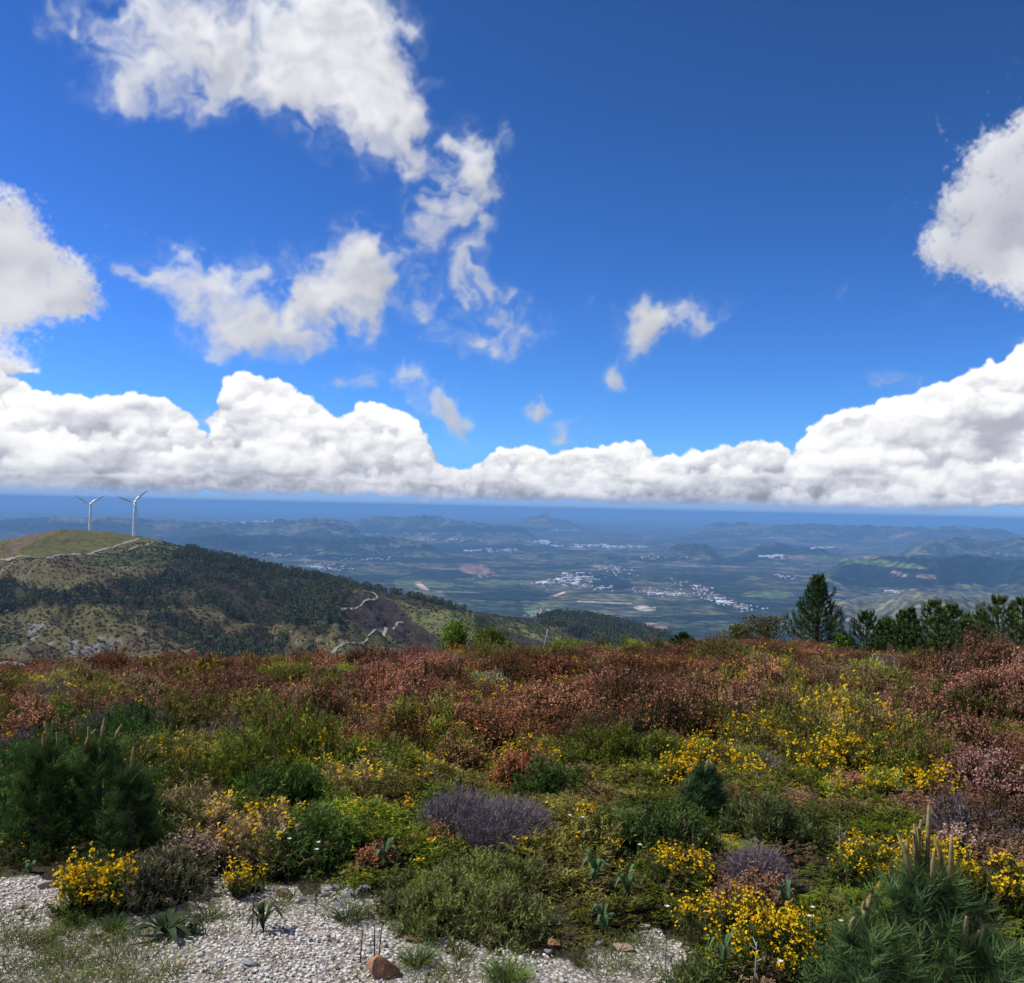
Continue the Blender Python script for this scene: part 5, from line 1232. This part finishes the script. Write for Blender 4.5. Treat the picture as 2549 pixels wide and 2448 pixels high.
# dark strap-leaved rosettes, broad-leaved plants
def rosette(px,py,wpx,label,mt,n,h,seed,droop=.6,wide=.10,name='rosette_plant',cat='plant',stem=False):
    p=hit(px,py,r0=1.8,r1=100,n=900); R=wpx/2400*math.hypot(p[0],p[1])/2; g=np.random.RandomState(seed)
    t=thing(name,label,cat,tuple(p)); KEEP.append((p[0],p[1],R*.6))
    for i in range(n):
        a=i*2.4+g.uniform(-.2,.2); l=R*g.uniform(.75,1.15); o=np.array([math.cos(a),math.sin(a),0]); s=np.array([-o[1],o[0],0]); V=[];F=[];m=7; z0=g.uniform(0,h*.5) if stem else 0
        for k in range(m):
            f=k/(m-1); c=o*l*f+np.array([0,0,z0+h*(math.sin(f*math.pi*.75)*(1-droop*f*.6))]); w=l*wide*(math.sin(math.pi*min(f*.85+.12,1))**.8)+.0008
            V+= [c-s*w,c-np.array([0,0,w*.35]),c+s*w]
        for k in range(m-1):
            for q in range(2): F.append((k*3+q,k*3+q+1,k*3+q+4,k*3+q+3))
        b=MB(); b.add(V,F,0,.8); link('leaf',b.build('leaf',[mt],True),t)
    if stem:
        b=MB(); b.tube([(0,0,-.01),(0,0,h*1.15)],[.004,.002],5); link('stem',b.build('stem',[mt]),t)
rosette(412,2326,170,'dark purplish rosette plant with arching strap leaves on the gravel',M_DARKLEAF,13,.07,1)
rosette(655,2318,110,'second dark rosette plant, narrower, with a thin stalk, right of the purplish one',M_DARKLEAF,9,.09,2,stem=True)
rosette(480,2330,60,'small dark weed against the purplish rosette',M_DARKLEAF,6,.05,12)
rosette(1480,2225,79,'bluish green broad-leaved weed at the right end of the olive mound',M_BLUELEAF,8,.14,3,stem=True,wide=.16,name='broad_leaved_plant')
rosette(1560,2245,57,'bright green broad-leaved weed right of the bluish one',M_BLUELEAF,6,.12,4,stem=True,wide=.22,name='broad_leaved_plant')
rosette(1500,2330,72,'grey-green drooping weed below the bluish green one',M_BLUELEAF,9,.10,5,stem=True,wide=.12,name='broad_leaved_plant')
rosette(75,2172,36,'pale green leafy weed in the shade beside the gravel at the left',M_BLUELEAF,6,.06,6,wide=.2,name='broad_leaved_plant')
rosette(1955,2300,57,'broad dark green leaves between the large gorse and the small young pine',M_BLUELEAF,6,.14,7,stem=True,wide=.2,name='broad_leaved_plant')
rosette(1800,2440,79,'grey-green strap leaves at the foot of the large yellow gorse',M_BLUELEAF,9,.14,8,stem=True,wide=.1,name='broad_leaved_plant')
rosette(955,2175,79,'bluish green weed between the slates and the reddish heather',M_BLUELEAF,9,.12,9,stem=True,wide=.11,name='broad_leaved_plant')
# dry stalks
def stalk(px,py0,py1,label,seed,mt=M_BARK,fork=0,rad=.003):
    p=hit(px,py1,r0=1.8,r1=100,n=900); d=math.hypot(p[0],p[1]); h=(py1-py0)/2400*d*1.05; g=np.random.RandomState(seed); b=MB(); l=g.normal(size=2)*.04*h
    b.tube([(0,0,-.02),(l[0]*.4,l[1]*.4,h*.5),(l[0],l[1],h)],[rad,rad*.8,rad*.5],5)
    for k in range(fork):
        z=h*g.uniform(.45,.95); a=g.uniform(0,6.28); e=h*g.uniform(.12,.3); b.tube([(l[0]*z/h,l[1]*z/h,z),(math.cos(a)*e,math.sin(a)*e,z+e*.7)],[rad*.6,rad*.3],4)
    thing('dry_stalk',label,'stalk',tuple(p),me=b.build('dry_stalk',[mt]))
stalk(896,2312,2400,'thin dark dry stalk, leftmost of three behind the rusty wedge stone',1)
stalk(932,2306,2382,'thin straight dry stalk, middle of three behind the rusty wedge stone',2)
stalk(942,2302,2396,'thin dark dry stalk, rightmost of three behind the rusty wedge stone',3)
stalk(905,2150,2196,'pale forked dry stalk above the slate heap',4,M_GREYWOOD,3)
stalk(1880,2355,2455,'bleached forked stick standing at the foot of the large yellow gorse',5,M_GREYWOOD,5,.005)
stalk(2395,2262,2360,'bleached upright stick in the young pine with tall candles',6,M_GREYWOOD,2,.007)
stalk(626,2196,2322,'dark thin flower stalk rising from the narrower rosette',7)
stalk(2090,2060,2130,'pale grey dead twig hanging over the loose yellow gorse',8,M_GREYWOOD,7,.004)
# white blossoms dotted through the bushes
for i,(x,y,l) in enumerate([(1418,2037,'pair of white flowers right of the grey dead bush'),(1450,2042,'single white flower right of the white pair by the dead bush'),(1592,2111,'single white flower on the green dome right of the dead bush'),(2013,2290,'white flower left of the small young pine'),(2092,2302,'white flower above the small young pine'),(2118,2318,'two white flowers beside the small young pine'),
   (788,2123,'white flower on the light green gorse'),(792,2105,'smaller white flower above the one on the light green gorse'),(1660,2266,'white flower left of the large yellow gorse'),(720,2096,'white flower at the left side of the light green gorse'),(1942,2404,'white flower under the large yellow gorse'),(2022,2268,'large drooping white flower left of the small young pine')]):
    p=hit(x,y,dh=.24,r0=2,r1=100,n=900); g=np.random.RandomState(i+60); b=MB(); top=np.array([0,0,.25]); b.tube([(0,0,0),top],[.0015,.0012],4,m=1)
    for q in range(5):
        a=q*1.2566; o=np.array([math.cos(a),math.sin(a)*.8,.6]); s=np.array([-math.sin(a),math.cos(a),0]); b.add([top,top+o*.005-s*.005,top+o*.010,top+o*.005+s*.005],[(0,1,2,3)],0)
    thing('white_flower',l,'flower',tuple(p),me=b.build('white_flower',[M_WHITE,M_GORSE]))
# grass tufts one can point to
def tuft(px,py,wpx,h,label,n=260,tint=(.17,.25,.06)):
    p=hit(px,py,r0=1.8,r1=100,n=900); R=wpx/2400*math.hypot(p[0],p[1])/2; KEEP.append((p[0],p[1],R*.5))
    thing('grass_tuft',label,'grass tuft',tuple(p),me=mesh_parts('grass_tuft',grass(R*.5,n,h,int(px),.0022,1.1),[M_GRASS]),tint=list(tint))
tuft(1262,2444,130,.12,'big green grass tuft at the bottom, right of the rusty wedge stone',420)
tuft(1300,2352,60,.07,'small brownish green grass tuft on the gravel below the olive mound',160,(.13,.13,.05))
tuft(1040,2400,110,.09,'soft green grass tuft between the flat brown stone and the big tuft',240)
tuft(190,2300,70,.07,'green grass tuft on the gravel at the left',200,(.10,.17,.04))
tuft(283,2316,60,.08,'green grass tuft between the pinkish stone and the dark rosette',200,(.10,.16,.04))
tuft(520,2290,90,.06,'thin pale grass tuft right of the purplish rosette',180,(.13,.16,.06))
tuft(1150,2385,60,.06,'low dry grass tuft in the middle of the gravel',140,(.15,.14,.06))
tuft(1440,2400,70,.06,'dry grass tuft at the lower right of the gravel',150,(.14,.15,.06))
tuft(870,2290,110,.09,'grass tuft in front of the slate heap',240,(.11,.17,.05))
# thin grass in the gravel
P=gravel_pts(21000,-60,60,2.4,5.6); px,py=to_px(P)
dn=np.exp(-(((px-170)/280)**2+((py-2400)/70)**2))*1.3+.8*np.exp(-(((px-230)/200)**2+((py-2330)/22)**2))+.30*sst(.52,.64,_fb(P[:,0]/.35,P[:,1]/.35,801,4))+.5*np.exp(-((px-1000)/150)**2-((py-2430)/30)**2)+.5*np.exp(-((px-560)/110)**2-((py-2280)/20)**2)
P=P[g_.rand(len(P))<dn*.8]; n=len(P)
lib('turf',[mesh_parts('t',grass(.035,26,.045,860+i,.0016,1.),[M_GRASS]) for i in range(3)])
scatter('grass',P,ground_rot(n,g_,.1),g_.uniform(.5,1.7,n),g_.randint(0,3,n),'turf',np.array([.22,.26,.075])*(.7+.6*g_.rand(n,1))*np.where(g_.rand(n,1)<.3,[1.25,1.,.9],[1,1,1]),kind='stuff',label='thin grass coming up through the gravel')
# ------------------------------------------------------------------ the rest of the heath as one cover
def heath_points(n,r0,r1,seed,a=38):
    g=np.random.RandomState(seed); az=np.radians(g.uniform(-a,a,n)); r=np.sqrt(g.uniform(r0*r0,r1*r1,n)); x,y=r*np.sin(az),r*np.cos(az)
    return np.stack([x,y,height(x,y)],1),g
allP=[];allR=[];allS=[];allI=[];allT=[]
KEEP+=[(float(q[0]),float(q[1]),.16) for q in (hit(x,y,r0=1.8,r1=60,n=900) for x,y in ((706,2205),(800,2205),(835,2200),(875,2200),(905,2205)))]
K_=np.array(KEEP)
for (n,r0,r1,seed,s0,s1,far) in [(2350,2.7,8,1,.6,1.3,0),(1900,8,15,2,1.0,1.75,0),(2900,15,30,3,.8,1.5,1),(3000,30,46,4,.9,1.3,1),(1400,46,75,5,1.2,1.9,1)]:
    P,g=heath_points(n,r0,r1,seed,a={1:60,2:48}.get(seed,40)); k,t,px,py,r,a,b,c=heath_kind(P,g)
    ok=~on_gravel(P)
    # stay off the gravel's edge by a bush radius
    d=px_dir(CX,CY)*0
    back=P-np.stack([P[:,0]/r*.20,P[:,1]/r*.20,0*r],1); edge=on_gravel(back)
    if far==0: ok&=~on_gravel(P*np.array([.97,.97,1]))
    for (kx,ky,kr) in K_: ok&=((P[:,0]-kx)**2+(P[:,1]-ky)**2>kr*kr)
    # low in front of plants that must show
    s=g.uniform(s0,s1,n); s=np.where(edge,s*.5,s)
    fr=np.zeros(n,bool)
    for (kx,ky,kr) in K_:
        kd=math.hypot(kx,ky); ux,uy=kx/kd,ky/kd; al=P[:,0]*ux+P[:,1]*uy; la=np.abs(P[:,0]*uy-P[:,1]*ux); fr|=(al<kd)&(al>kd-max(.55,kd*.06))&(la<kr*1.1)
    s=np.where(fr,s*.62,s)
    idx=np.where(k==1,g.randint(4,8,n),g.randint(0,4,n))
    fl=((sst(.52,.64,c)*np.where((px>1150)|(py<1800),.55,.22)+.01)>g.rand(n))&(k==0)&~((px<420)&(py<2120)); few=(k==0)&~fl&(g.rand(n)<.22)
    idx=np.where(fl,g.randint(8,10,n),idx); idx=np.where(few,g.randint(10,12,n),idx); idx=np.where((g.rand(n)<.025),12,idx)
    idx=np.where((g.rand(n)<.03)&(r<9),14,idx)
    if far:
        idx=np.where(k==1,g.randint(19,23,n),g.randint(16,19,n)); fl=(k==0)&(g.rand(n)<.20)|((k==1)&(g.rand(n)<.035)); idx=np.where(fl,g.randint(23,25,n),idx)
    hs=s*g.uniform(.62,1.2,n)*np.clip(-.05+1.9*_fb(P[:,0]/1.5,P[:,1]/1.5,731,3),.25,1.7)*np.interp(r,[3.4,4.4,5.5,8,14],[.35,.48,.70,.95,.85])
    gap=(_fb(P[:,0]/1.1,P[:,1]/1.1,741,3)<.40)&(g.rand(n)<.75); ok&=~gap
    allP.append(P[ok]-np.array([0,0,.04])); allR.append(ground_rot(n,g,.12)[ok]); allS.append(np.stack([s,s,hs],1)[ok]); allI.append(idx[ok]); allT.append(t[ok])
scatter('heath_shrubbery',np.concatenate(allP),np.concatenate(allR),np.concatenate(allS),np.concatenate(allI),'heath',np.concatenate(allT),kind='stuff',label='mixed heather and gorse covering the slope')
